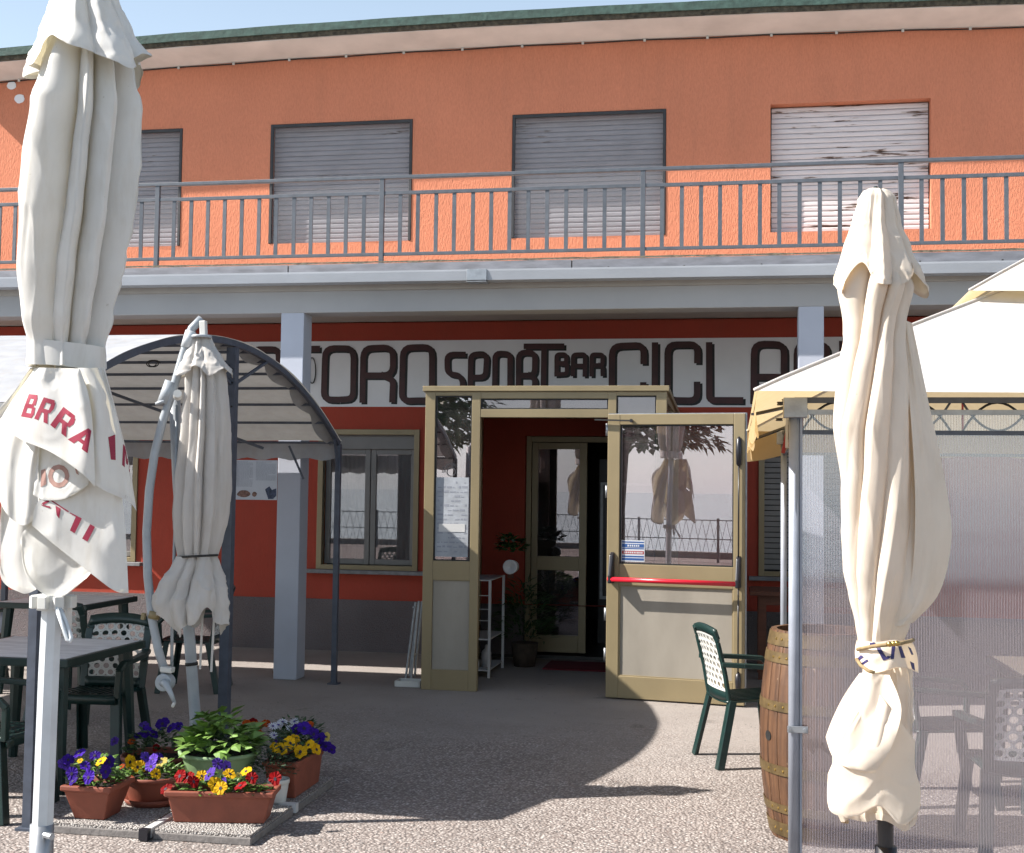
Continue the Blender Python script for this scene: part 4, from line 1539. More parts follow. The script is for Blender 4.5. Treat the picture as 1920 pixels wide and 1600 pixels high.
def patch(name, mat, parent, top, bot, left, right, Y, folds=3, famp=.012, seed=0, nu=40, nv=40, thick=True):
    """draped flap between four edge lines of (photo x, photo y, depth offset); left and right run downwards"""
    def along(pl, t):
        k = t * (len(pl) - 1)
        i = min(int(k), len(pl) - 2)
        w = k - i
        p0 = Vector(pl[max(i - 1, 0)])
        p1, p2 = Vector(pl[i]), Vector(pl[i + 1])
        p3 = Vector(pl[min(i + 2, len(pl) - 1)])
        return 0.5 * ((2 * p1) + (p2 - p0) * w + (2 * p0 - 5 * p1 + 4 * p2 - p3) * w * w + (3 * p1 - p0 - 3 * p2 + p3) * w ** 3)

    c00, c10, c01, c11 = Vector(top[0]), Vector(top[-1]), Vector(bot[0]), Vector(bot[-1])

    def f(u, v):
        p = along(top, u) * (1 - v) + along(bot, u) * v + along(left, v) * (1 - u) + along(right, v) * u
        p -= c00 * (1 - u) * (1 - v) + c10 * u * (1 - v) + c01 * (1 - u) * v + c11 * u * v
        d = famp * math.sin(folds * math.pi * 2 * u + seed + 1.5 * v + noise.noise(Vector((u * 2, v * 2, seed))) * 2) * (0.35 + .65 * (1 - v))
        d += .004 * noise.noise(Vector((u * 4, v * 4, seed + 3)))
        cz = noise.noise(Vector((u * 3.0 + v * 2.0, v * 2.5 - u * 2.0, seed + 9)))
        d += .006 * (abs(cz) ** .6)
        return at(p.x, p.y, Y + p.z + d)
    o = MB().grid(f, nu, nv).build(name, mat, parent, smooth=True)
    MB().grid(lambda u, v: f(u, .945 + .055 * v) - ray(960, 800) * (.002 if v < .99 else .0006), nu, 2).build('hem', mat, o, smooth=True)
    return o


def bvh_of(o):
    off = wloc(o)
    return BVHTree.FromPolygons([v.co + off for v in o.data.vertices], [tuple(p.vertices) for p in o.data.polygons])


def ink(name, mat, o, polys, lift=.0016, div=7):
    """print lying on the cloth o: photo-space quads and rings laid on its surface"""
    tree = bvh_of(o)
    mb = MB()

    def drop(x, y):
        d = ray(x, y)
        d.normalize()
        h = tree.ray_cast(CAM, d)
        return None if h[0] is None else h[0] - d * lift
    for q in polys:
        a, b, c, e = [Vector(p) for p in q]
        pts = {}
        for j in range(div + 1):
            for i in range(div + 1):
                u, v = i / div, j / div
                p = a * (1 - u) * (1 - v) + b * u * (1 - v) + c * u * v + e * (1 - u) * v
                pts[i, j] = drop(p.x, p.y)
        for j in range(div):
            for i in range(div):
                k = [pts[i, j], pts[i + 1, j], pts[i + 1, j + 1], pts[i, j + 1]]
                if all(z is not None for z in k):
                    mb.add(k, [(0, 1, 2, 3)])
    if mb.f:
        return mb.build(name, mat, o)


def glyph(ch, tl, tr, br, bl, w=.26):
    """bold letter strokes as quads inside a skewed box"""
    tl, tr, br, bl = [Vector(p) for p in (tl, tr, br, bl)]

    def m(u, v):
        return tl * (1 - u) * (1 - v) + tr * u * (1 - v) + br * u * v + bl * (1 - u) * v

    def Q(*p):
        return [m(*k) for k in p]
    h = .19
    if ch == 'B':
        return [Q((0, 0), (w, 0), (w, 1), (0, 1)), Q((w, 0), (.85, 0), (.95, h), (w, h)), Q((w, .42), (.8, .42), (.8, .6), (w, .6)), Q((w, 1 - h), (.98, 1 - h), (.86, 1), (w, 1)), Q((.95 - w, h), (.95, h * .6), (.93, .45), (.88 - w, .45)), Q((.97 - w, .56), (.95, .53), (1, 1 - h * .7), (1 - w, 1 - h))]
    if ch == 'R':
        return [Q((0, 0), (w, 0), (w, 1), (0, 1)), Q((w, 0), (.82, 0), (.95, h), (w, h)), Q((w, .46), (.82, .46), (.75, .64), (w, .64)), Q((1 - w, h), (.95, h * .5), (1, .35), (1 - w, .42)), Q((1 - w, .42), (1, .35), (.85, .6), (.7, .46)), Q((.45, .62), (.72, .56), (1, 1), (.7, 1))]
    if ch == 'A':
        return [Q((.36, 0), (.64, 0), (w, 1), (0, 1)), Q((.36, 0), (.64, 0), (1, 1), (1 - w, 1)), Q((.25, .6), (.75, .6), (.8, .78), (.2, .78))]
    if ch == 'M':
        return [Q((0, 0), (w * .8, 0), (w * .8, 1), (0, 1)), Q((1 - w * .8, 0), (1, 0), (1, 1), (1 - w * .8, 1)), Q((w * .5, 0), (w, 0), (.55, .75), (.42, .75)), Q((1 - w, 0), (1 - w * .5, 0), (.58, .75), (.45, .75))]
    if ch == 'I':
        return [Q((0, 0), (1, 0), (1, 1), (0, 1))]


# ---- big white parasol at the left edge
YU = 4.3
U1 = thing('closed_parasol', 'large closed white parasol with red lettering and white pole at left edge', 'parasol', (on(80, 1870).x, YU, 0))
UW = 'umbrella_white'
pole = [at(78, 1600, YU) + Vector((0, 0, -.29)), at(78, 1600, YU), at(92, 1250, YU), at(104, 1000, YU), at(128, 600, YU), at(165, -40, YU)]
pole[0].z = 0.0
MB().tube(pole, [.0395, .0395, .039, .038, .036, .034], 8).build('pole', 'white_tube', U1)
s0, s1 = at(79, 1545, YU), at(78, 1600, YU)
MB().tube([Vector((s1.x, s1.y, 0.02)), s0], .0425, 20).build('base_sleeve', 'steel_galv', U1, smooth=True)
MB().tube([s0 + Vector((.03, -.03, -.03)), s0 + Vector((.07, -.05, -.03))], .012, 8).build('sleeve_screw', 'steel_galv', U1)
mb = MB().box(s1.x - .35, s1.x + .35, YU - .35, YU + .35, 0.0, 0.06)
mb.build('base_plate', 'pebble_slab_edge', U1, bevel=.01)
furled('canopy', UW, U1, [(60, 110, 222), (140, 84, 244), (200, 68, 256), (300, 54, 252), (400, 48, 246), (500, 42, 228), (600, 48, 206), (645, 58, 190), (690, 56, 194)], YU, 9, .52, 1.0, 3.3, nz=90, wr=.55)
furled('top_cap', UW, U1, [(-60, 150, 180), (-30, 125, 200), (0, 100, 216), (60, 82, 242), (118, 62, 276), (150, 56, 284)], YU, 8, .24, .3, 9.1, nz=50, wr=.5, fat=1.08, hemf=lambda t: 0.88 + .10 * math.sin(3 * t + 4.2) + .04 * math.sin(7 * t))
MB().grid(lambda u, v: at(124 + 67 * math.cos(u * 2 * math.pi), 645 + 45 * v + 6 * math.cos(u * 2 * math.pi), YU + .001) + Vector((0, math.sin(u * 2 * math.pi) * .118, 0)) + Vector((0, .004 * math.sin(u * 25), 0)), 64, 3, closed=True).build('tie_band', UW, U1, smooth=True)
# hanging flaps below the band
fl = {}
fl['left_inner'] = patch('canopy_flap', UW, U1, [(60, 688, -.06), (90, 690, -.08), (120, 690, -.06)], [(28, 962, .02), (0, 1075, .03), (40, 1112, .02), (68, 1106, .0)], [(60, 688, -.06), (20, 820, -.02), (10, 900, 0), (28, 962, .02)], [(120, 690, -.06), (90, 850, -.02), (72, 1000, 0), (68, 1106, 0)], YU, 2, .012, 1.0)
fl['left_lit'] = patch('canopy_flap', UW, U1, [(56, 690, -.05), (70, 690, -.09), (85, 690, -.11)], [(-12, 905, -.03), (10, 960, -.06), (45, 985, -.08), (75, 960, -.10)], [(56, 690, -.05), (30, 730, -.05), (-20, 800, -.04), (-12, 905, -.03)], [(85, 690, -.11), (80, 780, -.12), (72, 880, -.12), (75, 960, -.10)], YU, 2.5, .016, 4.0)
fl['lobe'] = patch('canopy_flap', UW, U1, [(90, 860, -.03), (130, 870, -.03), (180, 900, -.02)], [(38, 1020, -.06), (52, 1085, -.06), (105, 1122, -.05), (162, 1085, -.05)], [(90, 860, -.03), (70, 960, -.05), (42, 1000, -.06), (38, 1020, -.06)], [(180, 900, -.02), (190, 1000, -.03), (178, 1060, -.04), (162, 1085, -.05)], YU, 1, .008, 2.0)
fl['mid'] = patch('canopy_flap', UW, U1, [(120, 690, -.07), (150, 690, -.08), (185, 690, -.07)], [(62, 928, -.11), (85, 938, -.12), (125, 934, -.12), (165, 910, -.10)], [(120, 690, -.07), (90, 800, -.09), (70, 870, -.10), (62, 928, -.11)], [(185, 690, -.07), (185, 780, -.08), (175, 860, -.09), (165, 910, -.10)], YU, 1.2, .006, 3.0)
fl['etti'] = patch('canopy_flap', UW, U1, [(140, 850, -.09), (180, 880, -.08), (226, 914, -.05)], [(60, 985, -.13), (100, 1020, -.13), (170, 1075, -.11), (215, 1108, -.09), (241, 1112, -.07)], [(140, 850, -.09), (95, 915, -.11), (66, 950, -.13), (60, 985, -.13)], [(226, 914, -.05), (234, 980, -.05), (238, 1050, -.06), (241, 1112, -.07)], YU, 1, .007, 5.5)
fl['right'] = patch('canopy_flap', UW, U1, [(140, 690, -.13), (170, 690, -.11), (196, 690, -.04)], [(172, 905, -.15), (200, 922, -.12), (240, 940, -.05), (256, 958, .0)], [(140, 690, -.13), (165, 740, -.14), (172, 820, -.15), (172, 905, -.15)], [(196, 690, -.04), (215, 760, -.03), (240, 860, -.01), (256, 958, 0)], YU, 1.6, .012, 0.4)
fl['front'] = patch('canopy_flap', UW, U1, [(66, 690, -.12), (100, 690, -.15), (150, 692, -.14)], [(0, 788, -.12), (35, 822, -.15), (95, 848, -.18), (150, 885, -.18), (178, 913, -.165)], [(66, 690, -.12), (45, 720, -.12), (20, 755, -.12), (0, 788, -.12)], [(150, 692, -.14), (168, 750, -.16), (176, 830, -.165), (178, 913, -.165)], YU, 1.4, .014, 2.2, 50, 50)
ink('printed_letter', 'red_ink', fl['front'], glyph('B', (54, 739), (73, 741), (62, 785), (39, 781), .3))
ink('printed_letter', 'red_ink', fl['front'], glyph('R', (82, 745), (107, 752), (89, 795), (64, 785), .3))
ink('printed_letter', 'red_ink', fl['front'], glyph('R', (119, 763), (145, 783), (124, 820), (94, 797), .3))
ink('printed_letter', 'red_ink', fl['front'], glyph('A', (158, 797), (179, 814), (164, 850), (127, 824), .3))
ink('printed_letter', 'red_ink', fl['right'], [[(203, 820), (216, 815), (217, 863), (208, 862)]])
ink('printed_letter', 'red_ink', fl['right'], glyph('M', (231, 833), (246, 852), (247, 889), (229, 872), .34))
ring = []
for k in range(12):
    t0, t1 = 2 * math.pi * k / 12, 2 * math.pi * (k + 1) / 12
    ring.append([(110 + 20 * math.cos(t0), 893 + 22 * math.sin(t0)), (110 + 20 * math.cos(t1), 893 + 22 * math.sin(t1)), (110 + 12 * math.cos(t1), 893 + 13 * math.sin(t1)), (110 + 12 * math.cos(t0), 893 + 13 * math.sin(t0))])
ink('printed_letter', 'faded_ink', fl['mid'], ring, div=3)
ink('printed_letter', 'faded_ink', fl['mid'], [[(77, 882), (85, 879), (87, 908), (76, 914)]])
ink('printed_letter', 'faded_ink', fl['mid'], [[(139, 874), (144, 880), (148, 891), (143, 888)]])
for q in ([(78, 944), (90, 937), (93, 941), (81, 947)], [(77, 946), (94, 950), (95, 954), (78, 948)], [(97, 938), (129, 959), (128, 961), (96, 940)], [(104, 948), (114, 954), (111, 973), (106, 966)], [(131, 961), (153, 972), (152, 975), (131, 963)], [(143, 967), (153, 973), (140, 1000), (131, 995)], [(169, 983), (178, 988), (164, 1016), (154, 1010)]):
    ink('printed_letter', 'red_ink', fl['etti'], [q], div=4)
# runner ring and hanging handle
c = at(100, 1128, YU)
for k in range(8):
    t = 2 * math.pi * k / 8
    MB().bar(c + Vector((math.cos(t) * .045, math.sin(t) * .045, 0)), c + Vector((math.cos(t) * .082, math.sin(t) * .082, 0)), .034, .045).build('runner_lug', 'white_plastic', U1, bevel=.003)
MB().tube([c - Vector((0, 0, .03)), c + Vector((0, 0, .026))], .058, 18).build('runner', 'white_plastic', U1, smooth=False)
h = [at(106, 1140, YU - .06), at(118, 1175, YU - .075), at(126, 1200, YU - .08), at(132, 1203, YU - .08), at(134, 1196, YU - .075), at(126, 1172, YU - .06), at(112, 1140, YU - .05)]
MB().tube(h, .008, 8).build('handle', 'white_tube', U1, smooth=True)
p = at(128, 1150, YU)
MB().bar(p + Vector((0, 0, .02)), p - Vector((0, 0, .06)), .014, .03).build('runner_pin', 'white_plastic', U1)

# ---- cream parasol in front of the clear wall
YR = 3.8
U2 = thing('closed_parasol', 'closed cream parasol on dark pole, tied with a rope, in front of clear wall', 'parasol', (at(1660, 1600, YR).x, YR, 0))
UC = 'umbrella_cream'
b0 = at(1661, 1590, YR)
MB().tube([(b0.x, YR, 0.0), b0, at(1655, 1300, YR), at(1645, 700, YR), at(1642, 356, YR)], .0225, 14).build('pole', 'dark_tube', U2, smooth=True)
MB().tube([at(1642, 372, YR), at(1642, 350, YR)], [.012, .006], 8).build('finial', 'green_plastic', U2)
MB().tube([(b0.x, YR, 0.02), b0 + Vector((0, 0, .005))], .031, 14).build('base_sleeve', 'dark_tube', U2, smooth=True)
MB().lathe([(.001, .09), (.05, .09), (.24, .05), (.25, 0)], 28, (b0.x, YR, 0)).build('base_plate', 'pebble_slab_edge', U2, smooth=False)
furled('canopy', UC, U2, [(470, 1600, 1690), (540, 1570, 1722), (600, 1578, 1706), (640, 1578, 1704), (700, 1568, 1712), (800, 1560, 1720), (900, 1572, 1726), (1000, 1578, 1730), (1070, 1582, 1730), (1120, 1592, 1724), (1170, 1603, 1708), (1200, 1608, 1698), (1235, 1608, 1702)], YR, 7, .42, 14.0, 2.6, nz=150, wr=.4, ovl=.6, fat=1.04)
patch('canopy_flap', UC, U2, [(1690, 600, .02), (1700, 602, .0), (1710, 606, .02)], [(1668, 1172, -.04), (1690, 1174, -.06), (1712, 1168, -.02)], [(1690, 600, .02), (1706, 760, -.03), (1716, 950, -.06), (1706, 1100, -.06), (1668, 1172, -.04)], [(1710, 606, .02), (1738, 740, .03), (1772, 900, .03), (1784, 1010, .02), (1762, 1110, 0), (1712, 1168, -.02)], YR, .6, .012, 5.1, 24, 60)
furled('top_cap', UC, U2, [(355, 1628, 1656), (359, 1616, 1668), (372, 1608, 1677), (420, 1596, 1686), (470, 1578, 1706), (520, 1560, 1730), (560, 1550, 1738)], YR, 8, .22, .2, 4.4, nz=60, wr=.6, fat=1.08, hemf=lambda t: 0.86 + .10 * math.sin(4 * t + 1.0) + .05 * math.sin(7 * t + 2), ovl=.8)
furled('canopy_skirt', UC, U2, [(1225, 1610, 1705), (1262, 1612, 1716), (1300, 1588, 1722), (1380, 1552, 1720), (1440, 1556, 1718), (1480, 1552, 1726), (1510, 1558, 1728), (1545, 1572, 1720), (1558, 1596, 1702)], YR - .01, 6, .20, .8, 6.2, nz=80, hemf=lambda t: 0.93 + .035 * math.sin(2 * t + 2.6) + .015 * math.sin(5 * t), wr=1.4, ovl=1.2)
fl2 = patch('canopy_flap', UC, U2, [(1612, 1262, -.09), (1640, 1264, -.11), (1668, 1266, -.11)], [(1548, 1382, -.09), (1562, 1420, -.12), (1590, 1440, -.15), (1640, 1450, -.15)], [(1612, 1262, -.09), (1585, 1300, -.09), (1562, 1345, -.09), (1548, 1382, -.09)], [(1668, 1266, -.11), (1690, 1330, -.14), (1672, 1400, -.15), (1640, 1450, -.15)], YR - .07, 1.5, .008, 1.1)
fl3 = patch('canopy_flap', UC, U2, [(1640, 1290, -.13), (1670, 1330, -.14), (1716, 1390, -.10)], [(1552, 1452, -.13), (1556, 1520, -.15), (1606, 1530, -.16), (1650, 1512, -.16), (1690, 1548, -.15), (1724, 1520, -.11)], [(1640, 1290, -.13), (1600, 1350, -.15), (1566, 1420, -.14), (1552, 1452, -.13)], [(1716, 1390, -.10), (1716, 1440, -.10), (1726, 1480, -.10), (1724, 1520, -.11)], YR - .06, 1.2, .01, 7.7, 46, 46)
# knotted sash with print
sash = patch('sash', UC, U2, [(1606, 1200, -.09), (1640, 1204, -.145), (1680, 1200, -.14), (1712, 1205, -.07)], [(1604, 1240, -.09), (1638, 1262, -.15), (1688, 1252, -.15), (1722, 1262, -.07)], [(1606, 1200, -.09), (1603, 1220, -.09), (1604, 1240, -.09)], [(1712, 1205, -.07), (1720, 1230, -.07), (1722, 1262, -.07)], YR, 1.0, .006, .3, 30, 12)
for q in ([(1641, 1212), (1648, 1210), (1664, 1236), (1656, 1239)], [(1656, 1239), (1666, 1236), (1672, 1231), (1664, 1230)], [(1672, 1212), (1679, 1212), (1676, 1236), (1670, 1236)], [(1684, 1212), (1690, 1212), (1698, 1234), (1690, 1234)], [(1606, 1236), (1614, 1228), (1620, 1232), (1610, 1240)], [(1614, 1244), (1626, 1236), (1628, 1240), (1618, 1247)], [(1702, 1212), (1708, 1216), (1713, 1228), (1709, 1228)], [(1706, 1240), (1714, 1244), (1716, 1258), (1710, 1254)], [(1630, 1206), (1640, 1204), (1641, 1209), (1632, 1212)]):
    ink('printed_mark', 'purple_ink', sash, [q], div=4)
for x, y in ((1670, 1190), (1684, 1188)):
    ring = [[(x, y), (x, y), (x + 4 * math.cos(2 * math.pi * k / 8), y + 4 * math.sin(2 * math.pi * k / 8)), (x + 4 * math.cos(2 * math.pi * (k + 1) / 8), y + 4 * math.sin(2 * math.pi * (k + 1) / 8))] for k in range(8)]
    ink('printed_mark', 'purple_ink', U2.children[3], ring, div=2)
pts = [at(1608, 1218, YR - .10), at(1625, 1214, YR - .145), at(1645, 1211, YR - .165), at(1668, 1209, YR - .17), at(1690, 1206, YR - .15), at(1708, 1202, YR - .10), at(1712, 1200, YR)]
MB().tube(pts, .0055, 7).build('rope', 'rope', U2, smooth=True)
pts = [at(1606, 1236, YR - .10), at(1614, 1248, YR - .13), at(1628, 1258, YR - .165), at(1640, 1262, YR - .17)]
MB().tube(pts, .005, 7).build('rope', 'rope', U2, smooth=True)
for x in (1668, 1676, 1682):
    MB().lathe([(.001, -.008), (.009, -.004), (.009, .004), (.001, .008)], 10, at(x, 1208 - (x - 1668) * .1, YR - .178)).build('bead', 'brass', U2, smooth=True)

# ---- cantilever parasol on the slabs
YK = 6.3
U3 = thing('cantilever_parasol', 'closed grey cantilever parasol with curved arm behind flower pots', 'parasol', (-2.74, 6.32, 0))
UG = 'umbrella_grey'
mg = 'mast_grey'
m0 = Vector((-2.93, 6.58, 0.05))
MB().tube([m0, at(366, 1345, 6.56), at(352, 1150, 6.5), at(334, 900, 6.42), at(327, 742, 6.36)], .031, 14).build('mast', mg, U3, smooth=True)
ar = [(378, 598, 6.28), (360, 616, 6.28), (344, 664, 6.26), (325, 730, 6.25), (305, 790, 6.24), (290, 850, 6.23), (280, 920, 6.22), (275, 1000, 6.22), (277, 1080, 6.22), (285, 1160, 6.22), (297, 1220, 6.22), (310, 1262, 6.22)]
MB().tube([at(*a) for a in ar], .0225, 14).build('curved_arm', mg, U3, smooth=True)
MB().tube([at(349, 652, 6.26), at(358, 622, 6.275)], .030, 14).build('arm_collar', 'white_tube', U3, smooth=True)
MB().tube([at(307, 757, 6.245), at(322, 716, 6.25)], .036, 14).build('arm_sleeve', mg, U3, smooth=True)
MB().tube([at(306, 758, 6.245), at(305, 753, 6.245)], .040, 14).build('sleeve_rim', mg, U3, smooth=True)
MB().tube([at(333, 744, 6.2), at(333, 738, 6.15)], .022, 14).build('pivot', 'white_plastic', U3)
MB().tube([at(332, 760, 6.3), at(328, 1000, 6.3), at(323, 1150, 6.28), at(322, 1258, 6.26)], .009, 8).build('link_rod', mg, U3, smooth=True)
MB().tube([at(288, 1160, 6.22), at(291, 1146, 6.22)], .031, 14).build('arm_clamp', 'tan_plastic', U3, smooth=True)
MB().bar(at(270, 1150, 6.2), at(268, 1162, 6.2), .02).build('clamp_lever', 'tan_plastic', U3)
MB().bar(at(303, 1254, 6.2), at(325, 1257, 6.2), .05, .03).build('crank_plate', 'white_plastic', U3, bevel=.006)
cc = at(310, 1279, 6.2)
MB().tube([cc + Vector((0, .03, 0)), cc - Vector((0, .03, 0))], .046, 20).build('crank_drum', mg, U3, bevel=.006)
MB().tube([cc - Vector((0, .035, 0)), at(311, 1282, 6.13), at(320, 1300, 6.12), at(327, 1318, 6.12)], [.018, .02, .013, .009], 10).build('crank_handle', mg, U3, smooth=True)
MB().tube([at(327, 1318, 6.12), at(324, 1324, 6.06)], .009, 8).build('crank_knob', 'white_plastic', U3, smooth=True)
MB().bar(at(381, 602, 6.27), at(382, 632, 6.27), .035, .03).build('hanger', 'white_plastic', U3, bevel=.004)
MB().lathe([(.001, .01), (.052, .008), (.055, 0), (.05, -.006)], 20, at(378, 632, 6.27)).build('cap_disc', mg, U3, smooth=True)
furled('canopy', UG, U3, [(640, 360, 398), (690, 350, 420), (720, 348, 424), (800, 340, 428), (900, 328, 428), (960, 324, 424), (1010, 328, 414), (1043, 334, 406)], YK, 9, .46, .3, 5.3, wr=.5, nz=70, na=180)
furled('top_cap', UG, U3, [(632, 360, 396), (645, 356, 402), (670, 346, 418), (695, 332, 436), (708, 328, 440)], YK, 7, .28, .1, 8.2, nz=30, na=160, hemf=lambda t: .88 + .12 * math.sin(5 * t + 1))
furled('canopy_skirt', UG, U3, [(1043, 334, 406), (1060, 326, 412), (1095, 304, 422), (1130, 292, 430), (1165, 300, 434), (1190, 312, 434)], YK, 7, .34, .9, 2.9, nz=40, na=180, hemf=lambda t: .82 + .14 * math.sin(3 * t + 1.4) + .06 * math.sin(8 * t))
MB().tube([at(370 + 38 * math.cos(2 * math.pi * k / 24), 1043 - 2 * math.cos(2 * math.pi * k / 24), YK + .11 * math.sin(2 * math.pi * k / 24)) for k in range(25)], .006, 6).build('tie_cord', 'gasket_black', U3, smooth=True)
for x0, y0, x1, y1 in ((380, 1150, 375, 1255), (402, 1150, 396, 1260)):
    MB().bar(at(x0, y0, 6.25), at(x1, y1, 6.24), .012, .003).build('tie_ribbon', UG, U3)
MB().tube([at(359, 1242, 6.53) , at(359.5, 1248, 6.53)], .035, 14).build('mast_tie', 'gasket_black', U3, smooth=True)
for p, q in (((-2.70, 5.55), (-2.70, 6.85)), ((-3.25, 6.155), (-2.18, 6.155))):
    MB().bar((p[0], p[1], .03), (q[0], q[1], .03), .036, .045).build('cross_foot', 'white_enamel', U3)
bx('foot_cap', 'black_plastic', U3, -2.722, -2.678, 5.515, 5.55, .004, .056)
# base slabs
nm = ['nearest the camera on the left', 'nearest the camera on the right', 'behind on the left', 'behind on the right']
sl0 = None
k = 0
for y0, y1 in ((5.56, 6.125), (6.185, 6.78)):
    for x0, x1 in ((-3.20, -2.73), (-2.672, -2.19)):
        s = MB().box(x0, x1, y0, y1, 0.0, .035).build('ballast_slab', 'pebble_slab_edge', None, bevel=.004)
        MB().box(x0 + .006, x1 - .006, y0 + .006, y1 - .006, .0355, .048).build('pebble_face', 'pebble_slab', s)
        s.rotation_euler = (0, 0, 0)
        tag(s, 'pebbled concrete ballast slab of the cantilever parasol, ' + nm[k], 'slab', 'ballast slabs under the flower pots')
        k += 1
# ------------------------------------------------------------------ plastic chairs
def make_chair():
    t = thing('garden_chair', '', 'chair')
    gm = 'green_plastic'
    # local: chair looks along +y, back at y = -0.24
    mb = MB().grid(lambda u, v: Vector(((u - .5) * (.46 - .05 * (1 - v)), -.21 + .45 * v, .425 + .018 * v - .012 * math.sin(u * math.pi))), 12, 10)
    seat = mb.build('seat', gm, t, local=True, smooth=True)
    so = seat.modifiers.new('s', 'SOLIDIFY')
    so.thickness = .014
    for k in range(9):
        x = (k - 4) * .045
        MB().bar((x, -.17, .4285 + .001), (x, .19, .446), .012, .006).build('seat_slat', gm, t, local=True)
    mb = MB().grid(lambda u, v: Vector(((u - .5) * .45, .235 + .012 * math.cos((u - .5) * 3), .445 - .06 * v)), 8, 2)
    o = mb.build('seat_apron', gm, t, local=True, smooth=True)
    o.modifiers.new('s', 'SOLIDIFY').thickness = .012
    for sx in (-1, 1):
        # front and rear legs: flaring angle section
        for (xt, yt, zt, xb, yb) in ((.205, .19, .43, .245, .25), (.20, -.19, .43, .235, -.285)):
            mb = MB()
            s = 1 if yt > 0 else -1
            a, b = Vector((sx * xt, yt, zt)), Vector((sx * xb, yb, 0))
            mb.bar(a, b, .062, .016, (0, 1, 0) if s > 0 else (0, -1, 0))
            mb.bar(a + Vector((sx * .024, -s * .016, 0)), b + Vector((sx * .024, -s * .016, 0)), .014, .046, (0, 1, 0))
            mb.build('leg', gm, t, local=True, bevel=.004)
        # back stile rises from the rear leg
        mb = MB()
        pts = [Vector((sx * .20, -.19, .40)), Vector((sx * .205, -.225, .60)), Vector((sx * .205, -.275, .80)), Vector((sx * .19, -.30, .865))]
        for a, b in zip(pts[:-1], pts[1:]):
            mb.bar(a, b, .05, .02, (0, 1, 0))
        mb.build('back_stile', gm, t, local=True, bevel=.004)
        # arm
        mb = MB()
        pts = [Vector((sx * .215, -.25, .66)), Vector((sx * .25, -.12, .655)), Vector((sx * .262, .05, .645)), Vector((sx * .258, .20, .635)), Vector((sx * .25, .235, .60)), Vector((sx * .235, .225, .43))]
        for a, b, w in zip(pts[:-1], pts[1:], (.045, .05, .05, .045, .04)):
            mb.bar(a, b + (b - a).normalized() * .006, w, .03)
        mb.build('arm', gm, t, local=True, bevel=.005)

    def bk(u, v):      # surface of the back, u across, v up
        x = (u - .5) * (.37 + .02 * v)
        z = .47 + .385 * v + .018 * v * (1 - (2 * u - 1) ** 2)
        y = -.205 - .035 * v - .055 * v * v - .018 * (1 - (2 * u - 1) ** 2)
        return Vector((x, y, z))
    for nm_, u0, u1, v0, v1 in (('back_top', -.04, 1.04, .9, 1.06), ('back_bottom', -.02, 1.02, -.13, .05)):
        o = MB().grid(lambda u, v: bk(u0 + (u1 - u0) * u, v0 + (v1 - v0) * v), 14, 2).build(nm_, gm, t, local=True, smooth=True)
        o.modifiers.new('s', 'SOLIDIFY').thickness = .02
    # white lattice of overlapping fish-scale rings
    mb = MB()
    rows, cols = 8, 6
    du, dv = 1 / cols, .84 / rows
    for r in range(rows):
        for c in range(cols + (r % 2)):
            cu_ = (c + .5 - .5 * (r % 2)) * du
            cv_ = .065 + (r + .5) * dv
            for k in range(12):
                t0, t1 = 2 * math.pi * k / 12, 2 * math.pi * (k + 1) / 12
                q = []
                for rr, tt in ((1.06, t0), (1.06, t1), (.68, t1), (.68, t0)):
                    uu = cu_ + rr * du * .5 * math.cos(tt)
                    vv = cv_ + rr * dv * .62 * math.sin(tt)
                    q.append(bk(min(1, max(0, uu)), min(.92, max(.04, vv))) + Vector((0, -.003 + .002 * (r % 2), 0)))
                mb.add(q + [p + Vector((0, .007, 0)) for p in q], [(0, 1, 2, 3), (7, 6, 5, 4), (0, 4, 5, 1), (2, 6, 7, 3)])
    for u0, u1, v0, v1 in ((0, .03, .03, .93), (.97, 1, .03, .93), (0.03, .97, .03, .065), (.03, .97, .895, .93)):
        mb.grid(lambda u, v: bk(u0 + (u1 - u0) * u, v0 + (v1 - v0) * v) + Vector((0, -.004, 0)), 10, 6)
    mb.build('back_lattice', 'white_plastic', t, local=True)
    return t


chair0 = make_chair()
CH = [  # x, y, facing angle (0 looks along +x), label
    (.075, 7.98, 20, 'dark green chair with white lattice back beside the barrel and open door'),
    (-3.80, 7.12, -88, 'dark green chair tucked behind the stone topped table nearest the camera'),
    (-3.71, 5.87, 0, 'dark green chair at left edge, showing only its slatted seat and a leg'),
    (-4.62, 8.35, 86, 'dark green chair behind the near table, turned towards the rear table'),
    (-6.15, 9.35, 5, 'dark green chair on the far left side of the rear table'),
    (-4.35, 9.7, 190, 'dark green chair behind the curved arm of the cantilever parasol'),
    (1.32, 6.28, 93, 'chair seen from behind through the clear wall at right edge'),
    (1.12, 7.25, 10, 'chair seen blurred through the clear wall, next to the cream parasol'),
]
for k, (x, y, a, lab) in enumerate(CH):
    o = chair0 if k == 0 else copy_tree(chair0)
    o.location = (x, y, 0)
    o.rotation_euler = (0, 0, R(a - 90))
    o['label'] = lab
    o.scale = (.94, .94, .94)
    o['group'] = 'green garden chairs'


